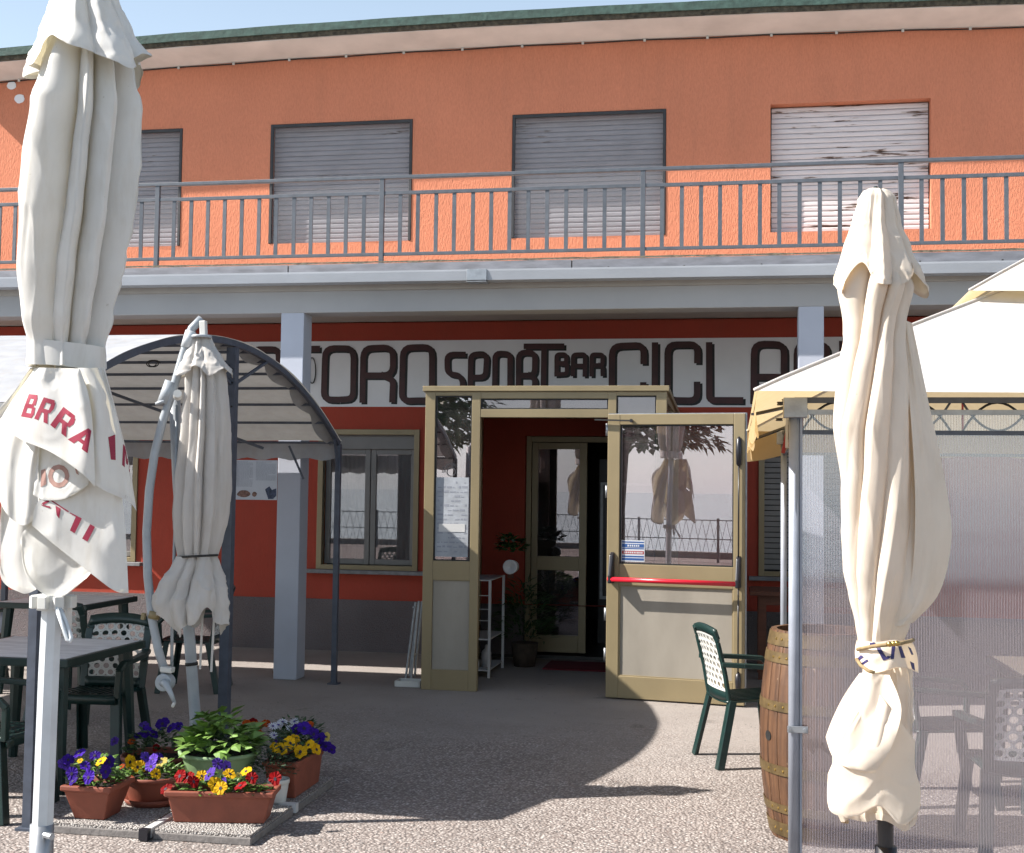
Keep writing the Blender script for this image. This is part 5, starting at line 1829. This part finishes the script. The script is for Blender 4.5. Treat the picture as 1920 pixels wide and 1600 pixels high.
# ------------------------------------------------------------------ tables
def make_table(x0, x1, y0, y1, lab, rz=0.0):
    cx, cy = (x0 + x1) / 2, (y0 + y1) / 2
    t = thing('garden_table', lab, 'table', (cx, cy, 0), rz, 'green garden tables')
    hx_, hy_ = (x1 - x0) / 2, (y1 - y0) / 2
    MB().box(-hx_ + .03, hx_ - .03, -hy_ + .03, hy_ - .03, .702, .722).build('table_top', 'table_top', t, local=True)
    mb = MB().box(-hx_, hx_, -hy_, -hy_ + .03, .675, .72).box(-hx_, hx_, hy_ - .03, hy_, .675, .72).box(-hx_, -hx_ + .03, -hy_ + .03, hy_ - .03, .675, .72).box(hx_ - .03, hx_, -hy_ + .03, hy_ - .03, .675, .72)
    mb.build('table_rim', 'green_plastic', t, local=True, bevel=.006)
    for sx in (-1, 1):
        for sy in (-1, 1):
            MB().tube([(sx * (hx_ - .09), sy * (hy_ - .09), .70), (sx * (hx_ - .05), sy * (hy_ - .05), .0)], [.045, .028], 8).build('leg', 'green_plastic', t, local=True)
    return t


make_table(-4.36, -3.49, 6.2, 7.1, 'green plastic table with stone look top behind the big white parasol')
make_table(-5.75, -4.95, 9.05, 9.9, 'green plastic table in deep shade under the far side of gazebo')
make_table(1.45, 2.3, 6.95, 7.8, 'plastic table standing inside the pagoda gazebo behind the clear wall')
wt = thing('wooden_table', 'reddish wooden table in shade under the right ground floor window', 'table', (.75, 11.7, 0))
for k in range(5):
    bx('plank', 'wood_table', wt, .13, 1.5, 11.40 + k * .125, 11.518 + k * .125, .745, .785, bevel=.003)
for x in (.24, 1.36):
    for y in (11.48, 11.94):
        bx('leg', 'wood_table', wt, x - .035, x + .035, y - .035, y + .035, 0, .745)
bx('apron', 'wood_table', wt, .275, 1.325, 11.455, 11.475, .66, .745)

# ------------------------------------------------------------------ wine barrel
BXc, BYc, BH, RB, RE = .42, 6.37, .99, .298, .243
BR = thing('wine_barrel', 'old oak wine barrel with brass coloured hoops and bung hole', 'barrel', (BXc, BYc, 0))


def brad(z):
    t = 2 * z / BH - 1
    return RB - (RB - RE) * t * t


NS = 26
for s in range(NS):
    a0, a1 = 2 * math.pi * (s + .012) / NS, 2 * math.pi * (s + .988) / NS
    nz = 12
    vs, fs = [], []
    for j in range(nz + 1):
        z = BH * j / nz
        r = brad(z) + .0015 * math.sin(s * 2.3)
        for a, rr in ((a0, r - .002), (a0 * .85 + a1 * .15, r), (a0 * .15 + a1 * .85, r), (a1, r - .002), (a1, r - .026), (a0, r - .026)):
            vs.append((BXc + rr * math.cos(a), BYc + rr * math.sin(a), z))
    for j in range(nz):
        for k in range(6):
            k2 = (k + 1) % 6
            fs.append((j * 6 + k, j * 6 + k2, (j + 1) * 6 + k2, (j + 1) * 6 + k))
    fs += [tuple(range(5, -1, -1)), tuple(nz * 6 + k for k in range(6))]
    MB().add(vs, fs).build('stave', 'barrel_wood', BR)
MB().lathe([(.001, BH - .05), (RE - .03, BH - .05)], 32, (BXc, BYc, 0)).build('barrel_head', 'barrel_wood', BR)
for z0, z1 in ((.02, .085), (.135, .175), (.315, .36), (.615, .66), (.84, .89), (.92, .982)):
    h = MB().lathe([(brad(z0) + .0005, z0), (brad(z0) + .005, z0), (brad(z1) + .005, z1), (brad(z1) + .0005, z1)], 64, (BXc, BYc, 0)).build('hoop', 'hoop_iron', BR, smooth=False)
    for a in (-2.62, -2.45, -2.28):
        r = brad((z0 + z1) / 2) + .004
        c = Vector((BXc + r * math.cos(a), BYc + r * math.sin(a), (z0 + z1) / 2))
        rv = MB().lathe([(.007, 0), (.005, .004), (.001, .005)], 8).build('rivet', 'brass', h, local=True)
        rv.location = c - wloc(h)
        rv.rotation_euler = Vector((math.cos(a), math.sin(a), 0)).to_track_quat('Z', 'Y').to_euler()
a = -2.63
r = brad(.5) + .0012
bh = MB().lathe([(.024, .0005), (.018, .0), (.001, -.001)], 18).build('bung_hole', 'gasket_black', BR, local=True)
bh.location = Vector((r * math.cos(a), r * math.sin(a), .49))
bh.rotation_euler = Vector((math.cos(a), math.sin(a), 0)).to_track_quat('Z', 'Y').to_euler()

# ------------------------------------------------------------------ small things round the door
tr = thing('tray', 'shallow white tray on the ground left of vestibule', 'tray', (-2.69, 10.32, 0))
mb = MB().box(-.10, .10, -.07, .07, 0, .008)
for x0, x1, y0, y1 in ((-.11, -.10, -.08, .08), (.10, .11, -.08, .08), (-.10, .10, -.08, -.07), (-.10, .10, .07, .08)):
    mb.box(x0, x1, y0, y1, 0, .05)
mb.build('tray_body', 'white_plastic', tr, local=True, bevel=.004)
fr = thing('folded_stand', 'folded aluminium stand leaning against the vestibule side', 'stand', (-2.68, 10.75, 0))
for dx in (-.03, .02):
    for dy in (0, .12):
        MB().bar((-2.80 + dx, 10.72 + dy, 0), (-2.74 + dx * .6, 10.74 + dy, .66), .016, .022).build('tube_leg', 'steel_galv', fr)
for z in (.2, .62):
    MB().bar((-2.77, 10.70, z), (-2.77, 10.88, z), .012).build('cross_bar', 'steel_galv', fr)
ln = at(350, 604, 10.9)
lp = thing('tube_lamp', 'unlit white tube lamp under the porch ceiling on the left', 'lamp', (ln.x, 10.95, 3.30))
x0, x1 = at(245, 604, 10.95).x, at(462, 600, 10.95).x
bx('lamp_body', 'white_enamel', lp, x0, x1, 10.91, 10.99, 3.315, 3.359, bevel=.004)
MB().tube([(x0 + .05, 10.95, 3.30), (x1 - .05, 10.95, 3.30)], .014, 10).build('lamp_tube', 'white_plastic', lp, smooth=True)
x0, x1 = at(1700, 585, 10.95).x, at(1840, 585, 10.95).x
lp = thing('tube_lamp', 'white tube lamp under the porch ceiling above the pagoda gazebo', 'lamp', ((x0 + x1) / 2, 10.95, 3.30))
bx('lamp_body', 'white_enamel', lp, x0, x1, 10.91, 10.99, 3.315, 3.359, bevel=.004)
MB().tube([(x0 + .05, 10.95, 3.30), (x1 - .05, 10.95, 3.30)], .014, 10).build('lamp_tube', 'white_plastic', lp, smooth=True)

# poster on the wall behind the gazebo
p0, p1 = at(352, 862, YW - .004), at(519, 938, YW - .004)
PO = thing('poster', 'white printed poster with text columns and pictures on the red wall', 'poster', (p0.x, YW, p1.z))
bx('sheet', 'paper', PO, p0.x, p1.x, YW - .006, YW - .002, p1.z, p0.z)
mb = MB()
rnd = random.Random(11)
for cx0, cx1, zb in ((p0.x + .05, p0.x + .37, .13), (p0.x + .40, p0.x + .56, .13), (at(441, 900, YW).x, at(474, 900, YW).x, .13), (at(480, 900, YW).x, at(517, 900, YW).x, .20)):
    z = p0.z - .02
    while z > p1.z + zb:
        e = cx1 if rnd.random() < .8 else cx0 + (cx1 - cx0) * rnd.uniform(.3, .9)
        x = cx0
        while x < e:
            w = rnd.uniform(.006, .028)
            mb.box(x, min(x + w, e), YW - .0068, YW - .0061, z, z + .005)
            x += w + .005
        z -= .011
mb.build('print_lines', 'print_grey', PO)


def blob(name, mat, px, py, rx, ry, seed):
    c = at(px, py, YW - .0075)
    k = c.y / F_PX
    pol = [(c.x + rx * k * math.cos(t) * (1 + .2 * noise.noise(Vector((math.cos(t), math.sin(t), seed)))), YW - .0061, c.z + ry * k * math.sin(t)) for t in [2 * math.pi * i / 20 for i in range(20)]]
    MB().prism(pol, (0, -.0008, 0)).build(name, mat, PO)


blob('print_picture', 'print_brown', 457, 926, 14, 7, 1)
blob('print_picture', 'print_brown', 477, 927, 5, 5, 2)
q = [at(x, y, YW - .0061) for x, y in ((497, 918), (505, 912), (510, 919), (518, 916), (518, 930), (512, 936), (503, 936))]
MB().prism(q[::-1], (0, -.0008, 0)).build('print_picture', 'print_navy', PO)

# shelf rack just inside the vestibule
RK = thing('shelf_rack', 'white metal shelf rack inside the vestibule doorway', 'rack', (-2.3, 11.25, 0))
rx0, rx1, ry0, ry1 = -2.46, -2.13, 10.92, 11.58
for x in (rx0, rx1):
    for y in (ry0, ry1):
        MB().bar((x, y, 0), (x, y, .86), .022).build('upright', 'white_enamel', RK)
for z in (.07, .34, .86):
    bx('shelf', 'white_enamel', RK, rx0, rx1, ry0, ry1, z - .012, z)
for z in (.5, .6, .72):
    MB().bar((rx0, ry0, z), (rx1, ry0, z), .006).build('wire', 'white_enamel', RK)
bt = [(-2.19, 11.1, .07, .20, .045, 'bottle_white', 'white squeeze bottle on the lowest shelf of rack'), (-2.27, 11.0, .07, .09, .035, 'white_enamel', 'small white jar at the front of lowest rack shelf'),
      (-2.34, 11.2, .07, .16, .05, 'bottle_brown', 'brown jar behind bottles on the lowest rack shelf'), (-2.26, 11.0, .34, .17, .028, 'bottle_brown', 'slim amber bottle on the middle shelf of rack')]
for x, y, z, h, r, m, lab in bt:
    o = MB().lathe([(.001, 0), (r, 0), (r, h * .62), (r * .85, h * .72), (r * .35, h * .82), (r * .32, h * .94), (r * .15, h), (.001, h)], 16, (x, y, z)).build('bottle', m, None, smooth=True)
    tag(o, lab, 'bottle')


def leaf_mesh(mb, c, d, up, L, w, curl=.25):
    d = d.normalized()
    s = d.cross(up)
    if s.length < 1e-3:
        s = Vector((1, 0, 0))
    s.normalize()
    n = s.cross(d)
    p = [c, c + d * L * .4 + s * w - n * curl * L * .05, c + d * L * .4 - s * w - n * curl * L * .05, c + d * L * .45 + n * w * .15, c + d * L - n * curl * L]
    b = [p[0], p[1], p[3], p[2], p[4]]
    mb.add(b, [(0, 1, 2), (0, 2, 3), (1, 4, 2), (3, 2, 4)])


def foliage(name, mat, parent, c, rx, ry, rz, n, L, w, seed, up=.5):
    rnd = random.Random(seed)
    mb = MB()
    for k in range(n):
        th, ph = rnd.uniform(0, 2 * math.pi), math.acos(rnd.uniform(0, 1))
        rr = rnd.uniform(.35, 1) ** .6
        p = Vector(c) + Vector((rx * rr * math.sin(ph) * math.cos(th), ry * rr * math.sin(ph) * math.sin(th), rz * rr * math.cos(ph)))
        d = Vector((math.cos(th) + rnd.uniform(-.6, .6), math.sin(th) + rnd.uniform(-.6, .6), up + rnd.uniform(-.5, .6)))
        leaf_mesh(mb, p, d, Vector((rnd.uniform(-.3, .3), rnd.uniform(-.3, .3), 1)), L * rnd.uniform(.6, 1.2), w * rnd.uniform(.7, 1.2))
    o = mb.build(name, mat, parent)
    o.rotation_euler.z = -parent.rotation_euler.z
    o['kind'] = 'stuff'
    return o


# plants in the vestibule
pl = thing('fern_pot', 'dark bushy plant on a stool inside the doorway', 'plant', (-1.95, 11.75, 0))
MB().lathe([(.001, 0), (.10, 0), (.13, .22), (.12, .22), (.001, .20)], 20, (-1.95, 11.75, 0)).build('pot', 'bark', pl, smooth=True)
foliage('fronds', 'leaf_dark', pl, (-1.95, 11.75, .25), .26, .26, .55, 420, .14, .012, 21)
pl = thing('ivy_pot', 'trailing plant in a white clock faced pot above the rack', 'plant', (-2.05, 11.3, 1.0))
MB().lathe([(.001, 0), (.055, 0), (.065, .10), (.055, .10), (.001, .08)], 20, (-2.0, 11.2, 1.02)).build('pot', 'white_enamel', pl, smooth=True)
MB().lathe([(.001, 0), (.032, 0), (.032, .003)], 18).build('clock_face', 'wall_letter_grey', pl, local=True)
o = pl.children[-1]
o.rotation_euler = (R(90), 0, R(-8))
o.location = (.045, -.165, .07)
foliage('leaves', 'leaf_dark', pl, (-2.0, 11.22, 1.10), .13, .13, .16, 120, .07, .03, 22)
MB().bar((-2.0, 11.22, .86), (-2.0, 11.22, 1.02), .05, .05).build('plinth_block', 'wood_table', pl)
bx_mat = MB().box(-1.75, -.95, 11.55, 12.1, .001, .014).build('door_mat', 'red_mat', None)
tag(bx_mat, 'dark red door mat in front of the inner door', 'mat')
fg = thing('display_fridge', 'tall dark drinks fridge inside the bar behind inner door', 'fridge', (-1.05, 13.6, 0))
bx('cabinet', 'black_plastic', fg, -1.45, -.75, 13.5, 14.1, .03, 2.0)
mb = MB().box(-1.43, -1.40, 13.47, 13.498, .5, 1.75).box(-.80, -.77, 13.47, 13.498, .5, 1.75).box(-1.40, -.80, 13.47, 13.498, .5, .53).box(-1.40, -.80, 13.47, 13.498, 1.72, 1.75)
mb.build('door_frame', 'steel_galv', fg)

# ------------------------------------------------------------------ flower pots
def pansy_mesh(name, petal):
    me_v, me_f, mi = [], [], []
    for k, (a, L, w) in enumerate(((122, .50, .46), (58, .50, .46), (178, .46, .44), (2, .46, .44), (270, .46, .56))):
        t = R(a)
        c = Vector((math.cos(t), math.sin(t), 0)) * L
        b = len(me_v)
        me_v.append(Vector((0, 0, .03 * k)))
        for i in range(11):
            q = t - R(125) + R(250) * i / 10
            e = c + Vector((math.cos(q), math.sin(q), 0)) * w * (1 + .07 * math.sin(i * 2.6 + k))
            r = e.length
            me_v.append(e + Vector((0, 0, .03 * k + .09 * math.sin(i * 1.9 + k * 1.3) * r + .10 * r * r - .05)))
        for i in range(10):
            me_f.append((b, b + 1 + i, b + 2 + i))
            mi.append(0)
    b = len(me_v)
    for i in range(8):
        t = 2 * math.pi * i / 8
        me_v.append(Vector((.20 * math.cos(t), .26 * math.sin(t) - .10, .185)))
    me_f.append(tuple(b + i for i in range(8)))
    mi.append(1)
    me = bpy.data.meshes.new(name)
    me.from_pydata([tuple(v) for v in me_v], [], me_f)
    me.materials.append(MATS[petal])
    me.materials.append(MATS['flower_eye' if petal not in ('petal_white',) else 'petal_yellow'])
    for p, m in zip(me.polygons, mi):
        p.material_index = m
    me.update()
    return me


PM = {c: pansy_mesh('pansy_' + c, 'petal_' + c) for c in ('purple', 'violet', 'yellow', 'cream', 'red', 'orange', 'white')}


def daisy_mesh():
    vs, fs, mi = [], [], []
    for k in range(12):
        t = 2 * math.pi * k / 12
        d = Vector((math.cos(t), math.sin(t), 0))
        s = Vector((-d.y, d.x, 0))
        b = len(vs)
        vs += [d * .15, d * .6 + s * .13 + Vector((0, 0, .05)), d + Vector((0, 0, .0)), d * .6 - s * .13 + Vector((0, 0, .05))]
        fs.append((b, b + 1, b + 2, b + 3))
        mi.append(0)
    b = len(vs)
    vs += [Vector((.2 * math.cos(2 * math.pi * i / 8), .2 * math.sin(2 * math.pi * i / 8), .07)) for i in range(8)]
    fs.append(tuple(b + i for i in range(8)))
    mi.append(1)
    me = bpy.data.meshes.new('daisy')
    me.from_pydata([tuple(v) for v in vs], [], fs)
    me.materials.append(MATS['petal_white'])
    me.materials.append(MATS['petal_violet'])
    for p, m in zip(me.polygons, mi):
        p.material_index = m
    me.update()
    return me


DAISY = daisy_mesh()


def flowers(parent, spots, seed, dY=0.0):
    """spots: photo x, photo y, distance, colour, size"""
    rnd = random.Random(seed)
    off = wloc(parent)
    inv = Matrix.Rotation(-parent.rotation_euler.z, 3, 'Z')
    for (px, py, Y, colr, size) in spots:
        p = at(px, py, Y + dY)
        o = bpy.data.objects.new('flower', DAISY if colr == 'daisy' else PM[colr])
        COL.objects.link(o)
        o.parent = parent
        o.location = inv @ (p - off)
        look = (CAM - p).normalized() + Vector((rnd.uniform(-.9, .7), rnd.uniform(-.3, .3), rnd.uniform(-.1, 1.0)))
        look = inv @ look
        if colr == 'daisy':
            look.z += 1.2
        o.rotation_euler = (look.to_track_quat('Z', 'Y').to_matrix() @ Matrix.Rotation(rnd.uniform(-.6, .6), 3, 'Z')).to_euler()
        o.scale = (size * rnd.uniform(.85, 1.15),) * 3


def box_pot(name, lab, cx, cy, wx, wy, h, taper, mat='terracotta', z0=.0485, rz=0, grp='terracotta flower pots'):
    t = thing(name, lab, 'flower pot', (cx, cy, z0), rz, grp)
    mb = MB()
    a, b = wx / 2 * taper, wy / 2 * taper
    A, Bq = wx / 2, wy / 2
    th = .012
    lv = [(a, b, 0), (A * .985, Bq * .985, h - .028), (A + .012, Bq + .012, h - .026), (A + .012, Bq + .012, h), (A - th, Bq - th, h), (a - th, b - th, .03)]
    vs = []
    for (p, q, z) in lv:
        vs += [(-p, -q, z), (p, -q, z), (p, q, z), (-p, q, z)]
    fs = [(3, 2, 1, 0)]
    for i in range(len(lv) - 1):
        for k in range(4):
            fs.append((i * 4 + k, i * 4 + (k + 1) % 4, (i + 1) * 4 + (k + 1) % 4, (i + 1) * 4 + k))
    mb.add(vs, fs).build('pot', mat, t, local=True, bevel=.006)
    MB().box(-A + .014, A - .014, -Bq + .014, Bq - .014, h - .04, h - .03).build('soil', 'soil', t, local=True)
    return t


def round_pot(name, lab, cx, cy, r0, r1, h, mat, z0=.0485, saucer=False, grp=None, sx=1.0):
    t = thing(name, lab, 'flower pot', (cx, cy, z0), 0, grp)
    z = .012 if saucer else 0
    if saucer:
        MB().lathe([(.001, 0), (r0 * 1.15, 0), (r0 * 1.32, .035), (r0 * 1.28, .035), (r0 * 1.1, .012), (.001, .012)], 36, sx=sx).build('saucer', mat, t, local=True, smooth=True)
    MB().lathe([(.001, z), (r0, z), (r0 * 1.04, z + .01), (r1 * .96, h - .03), (r1 * .97, h - .026), (r1 * 1.05, h - .022), (r1 * 1.06, h - .004), (r1 * 1.03, h), (r1 * .95, h - .004), (r1 * .9, h - .05)], 40, sx=sx).build('pot', mat, t, local=True, smooth=True)
    MB().lathe([(.001, h - .028), (r1 * .95, h - .032)], 30, sx=sx).build('soil', 'soil', t, local=True)
    return t


SZ = .033
t = box_pot('square_pot', 'square terracotta pot of purple pansies nearest the parasol pole', -3.045, 5.73, .235, .235, .165, .66)
foliage('foliage', 'leaf_green', t, (-3.045, 5.73, .205), .13, .12, .12, 190, .05, .013, 31)
flowers(t, [(150, 1413, 5.85, 'purple', SZ), (178, 1417, 5.85, 'purple', SZ * 1.1), (128, 1425, 5.85, 'purple', SZ), (160, 1437, 5.8, 'purple', SZ), (190, 1428, 5.82, 'yellow', SZ), (135, 1450, 5.8, 'purple', SZ), (167, 1457, 5.77, 'purple', SZ * 1.15), (138, 1465, 5.77, 'purple', SZ * .9), (197, 1446, 5.82, 'purple', SZ), (120, 1433, 5.85, 'violet', SZ), (150, 1427, 5.8, 'yellow', SZ * .5), (205, 1428, 5.9, 'purple', SZ)], 1, -.2)
t = round_pot('bowl_pot', 'round terracotta bowl on saucer with yellow and violet pansies', -2.90, 6.05, .125, .165, .145, 'terracotta', saucer=True, grp='terracotta flower pots')
foliage('foliage', 'leaf_green', t, (-2.90, 6.03, .175), .155, .14, .08, 200, .045, .013, 32)
flowers(t, [(243, 1428, 6.1, 'yellow', SZ), (257, 1438, 6.05, 'yellow', SZ), (268, 1436, 6.1, 'yellow', SZ * .9), (272, 1420, 6.1, 'violet', SZ), (287, 1425, 6.1, 'violet', SZ * 1.1), (297, 1421, 6.12, 'purple', SZ), (283, 1437, 6.05, 'violet', SZ), (303, 1430, 6.1, 'cream', SZ), (292, 1451, 6.0, 'yellow', SZ * .8), (228, 1438, 6.1, 'orange', SZ * .6), (245, 1460, 6.0, 'orange', SZ * .6)], 2, -.12)
t = box_pot('trough_planter', 'long terracotta trough of red, yellow and violet pansies in front', -2.43, 5.80, .50, .17, .15, .86, rz=R(9))
foliage('foliage', 'leaf_green', t, (-2.43, 5.80, .18), .24, .10, .08, 300, .042, .012, 33)
flowers(t, [(338, 1455, 5.85, 'red', SZ), (354, 1458, 5.85, 'red', SZ * 1.1), (362, 1466, 5.82, 'red', SZ), (312, 1480, 5.85, 'red', SZ), (378, 1455, 5.9, 'yellow', SZ), (394, 1452, 5.9, 'violet', SZ * 1.1), (408, 1432, 5.95, 'violet', SZ), (424, 1437, 5.95, 'violet', SZ), (403, 1472, 5.82, 'yellow', SZ * 1.3), (414, 1478, 5.8, 'yellow', SZ), (430, 1452, 5.9, 'yellow', SZ), (462, 1447, 5.9, 'yellow', SZ), (472, 1459, 5.86, 'red', SZ * 1.1), (452, 1474, 5.82, 'red', SZ * .9), (516, 1460, 5.92, 'red', SZ), (420, 1466, 5.85, 'violet', SZ * .8), (447, 1455, 5.95, 'cream', SZ * .6)], 3, -.12)
t = round_pot('green_bowl_pot', 'pale green round pot full of broad green leaves', -2.62, 6.20, .12, .20, .235, 'green_pot', z0=.06, grp=None)
lf = MB()
leaf_mesh(lf, Vector((0, 0, 0)), Vector((0, 1, 0)), Vector((0, 0, 1)), 1.0, .33, .22)
lf0 = None
rnd = random.Random(41)
off = wloc(t)
for k in range(210):
    th = rnd.uniform(0, 2 * math.pi)
    rr = rnd.uniform(0, 1) ** .55
    hgt = .235 + (1 - rr * rr) * .11 * rnd.uniform(.5, 1.2) + rnd.uniform(-.015, .02)
    loc = Vector((.19 * rr * math.cos(th), .19 * rr * math.sin(th), hgt + .015))
    if k > 185:
        loc = Vector((rnd.uniform(-.07, .09), rnd.uniform(-.07, .07), .36 + rnd.uniform(0, .06)))
    d = Vector((math.cos(th), math.sin(th), rnd.uniform(-.2, 1.1)))
    L = rnd.uniform(.06, .105)
    if lf0 is None:
        lf0 = lf.build('leaf', 'mint_leaf', t, local=True)
        o = lf0
    else:
        o = put(lf0, 'leaf', t)
    o.location = loc
    o.rotation_euler = (d.to_track_quat('Y', 'Z').to_matrix() @ Matrix.Rotation(rnd.uniform(-.7, .7), 3, 'Y')).to_euler()
    o.scale = (L, L, L)
foliage('undergrowth', 'leaf_dark', t, (-2.62, 6.20, .28), .17, .17, .10, 260, .04, .012, 34)
t = round_pot('bowl_pot', 'terracotta bowl with purple flowers in shade behind the green pot', -3.15, 6.58, .12, .185, .12, 'terracotta', grp='terracotta flower pots')
foliage('foliage', 'leaf_dark', t, (-3.15, 6.58, .17), .18, .16, .14, 220, .05, .013, 35)
flowers(t, [(215, 1390, 6.6, 'violet', SZ), (260, 1380, 6.6, 'purple', SZ), (275, 1372, 6.6, 'purple', SZ * 1.2), (288, 1377, 6.6, 'purple', SZ), (305, 1358, 6.65, 'purple', SZ * 1.3), (322, 1365, 6.65, 'purple', SZ * 1.2), (270, 1362, 6.7, 'violet', SZ), (247, 1391, 6.55, 'orange', SZ * .7), (335, 1362, 6.7, 'purple', SZ), (293, 1402, 6.55, 'red', SZ * .7)], 4)
t = box_pot('trough_planter', 'terracotta trough end on at right with yellow and purple pansies', -2.305, 6.45, .17, .44, .19, .86)
foliage('foliage', 'leaf_dark', t, (-2.305, 6.44, .24), .11, .22, .12, 280, .045, .012, 36)
flowers(t, [(526, 1405, 6.45, 'yellow', SZ * 1.2), (543, 1393, 6.5, 'yellow', SZ * 1.1), (552, 1388, 6.55, 'yellow', SZ), (515, 1402, 6.45, 'yellow', SZ * .8), (563, 1410, 6.5, 'yellow', SZ * 1.2), (580, 1397, 6.55, 'yellow', SZ * 1.1), (592, 1405, 6.6, 'yellow', SZ), (570, 1366, 6.7, 'purple', SZ * 1.2), (588, 1376, 6.7, 'purple', SZ * 1.2), (600, 1386, 6.75, 'purple', SZ * 1.2), (612, 1400, 6.8, 'purple', SZ * 1.1), (622, 1405, 6.85, 'purple', SZ), (612, 1381, 6.85, 'cream', SZ * .8), (556, 1370, 6.7, 'purple', SZ), (602, 1398, 6.75, 'purple', SZ), (580, 1360, 6.8, 'orange', SZ * .8)], 5, -.2)
t = round_pot('bowl_pot', 'terracotta bowl of orange flowers and white daisies at the back right', -2.46, 6.90, .10, .15, .16, 'terracotta', z0=.0, grp='terracotta flower pots')
foliage('foliage', 'leaf_dark', t, (-2.46, 6.90, .18), .17, .15, .17, 260, .05, .012, 37)
flowers(t, [(462, 1358, 6.9, 'orange', SZ * 1.1), (478, 1362, 6.9, 'orange', SZ), (492, 1360, 6.95, 'orange', SZ), (486, 1378, 6.85, 'orange', SZ), (500, 1357, 7.0, 'orange', SZ), (512, 1362, 6.9, 'daisy', SZ * 1.2), (522, 1360, 6.95, 'daisy', SZ * 1.3), (530, 1354, 6.95, 'daisy', SZ * 1.1), (545, 1365, 6.9, 'daisy', SZ * 1.2), (552, 1353, 7.0, 'daisy', SZ * 1.2), (514, 1379, 6.85, 'daisy', SZ), (524, 1390, 6.8, 'violet', SZ), (474, 1355, 7.0, 'red', SZ)], 6, -.12)
t = round_pot('small_pot', 'small white plastic pot with a grey green shrub between troughs', -2.29, 6.17, .04, .055, .12, 'white_plastic', z0=.0485)
foliage('shrub', 'leaf_shrub', t, (-2.34, 6.20, .19), .13, .10, .15, 420, .03, .007, 38)

# loose stones on the worn concrete
rnd = random.Random(77)
mb = MB()
for k in range(1500):
    px, py = rnd.uniform(300, 1500), 1600 - 330 * rnd.random() ** 1.6
    c = on(px, py)
    r = rnd.uniform(.0025, .0065)
    a = rnd.uniform(0, 6.28)
    vs = [(c.x + r * rnd.uniform(.8, 1.5) * math.cos(a + i * 1.2566), c.y + r * rnd.uniform(.8, 1.4) * math.sin(a + i * 1.2566), .0005) for i in range(5)]
    vs += [(c.x + r * .2, c.y, r * rnd.uniform(.7, 1.2)), (c.x - r * .3, c.y + r * .2, r * rnd.uniform(.6, 1.0))]
    mb.add(vs, [(0, 1, 5), (1, 2, 5), (2, 6, 5), (2, 3, 6), (3, 4, 6), (4, 0, 6), (0, 5, 6)])
tag(mb.build('loose_gravel', 'pebble_slab_edge', None), 'loose grey gravel scattered over the worn concrete', 'gravel', kind='stuff')

# ------------------------------------------------------------------ promenade behind the viewer, mirrored in the panes
def tree(x, y, h, r, lab, seed):
    rnd = random.Random(seed)
    t = thing('plane_tree', lab, 'tree', (x, y, 0), 0, 'promenade trees')
    tp = Vector((x + .15, y, h * .55))
    mb = MB().tube([(x, y, 0), (x + .03, y + .02, h * .25), tp], [.16, .13, .10], 12)
    for k in range(7):
        a = 2 * math.pi * k / 7 + rnd.uniform(-.3, .3)
        e = tp + Vector((math.cos(a) * r * .7, math.sin(a) * r * .7, h * rnd.uniform(.1, .35)))
        mb.tube([tp - Vector((0, 0, .3)), (tp + e) / 2 + Vector((0, 0, .2)), e], [.07, .05, .02], 7)
    mb.build('trunk', 'bark', t, smooth=True)
    o = foliage('crown', 'leaf_dark', t, (x, y, h * .5), r, r, h * .5, 2600, .28, .09, seed + 1, up=-.3)
    return t


tree(-7.0, -5.5, 5.2, 2.2, 'tree on the lake promenade, left one behind the viewer', 51)
tree(4.6, -7.0, 5.4, 1.9, 'tree on the lake promenade, right one behind the viewer', 53)
fn = thing('mesh_fence', 'low metal fence along the lake behind the viewer', 'fence', (0, -9.5, 0))
for k in range(15):
    MB().bar((-14 + 2 * k, -9.5, 0), (-14 + 2 * k, -9.5, 1.05), .05).build('fence_post', 'rail_paint', fn)
for z in (.12, .55, 1.0):
    MB().bar((-14, -9.5, z), (14, -9.5, z), .022).build('fence_rail', 'rail_paint', fn)
mb = MB()
for k in range(140):
    mb.bar((-14 + .2 * k, -9.5, .12), (-13.8 + .2 * k, -9.5, 1.0), .008)
    mb.bar((-13.8 + .2 * k, -9.51, .12), (-14 + .2 * k, -9.51, 1.0), .008)
o = mb.build('fence_mesh', 'rail_paint', fn)
o['kind'] = 'stuff'
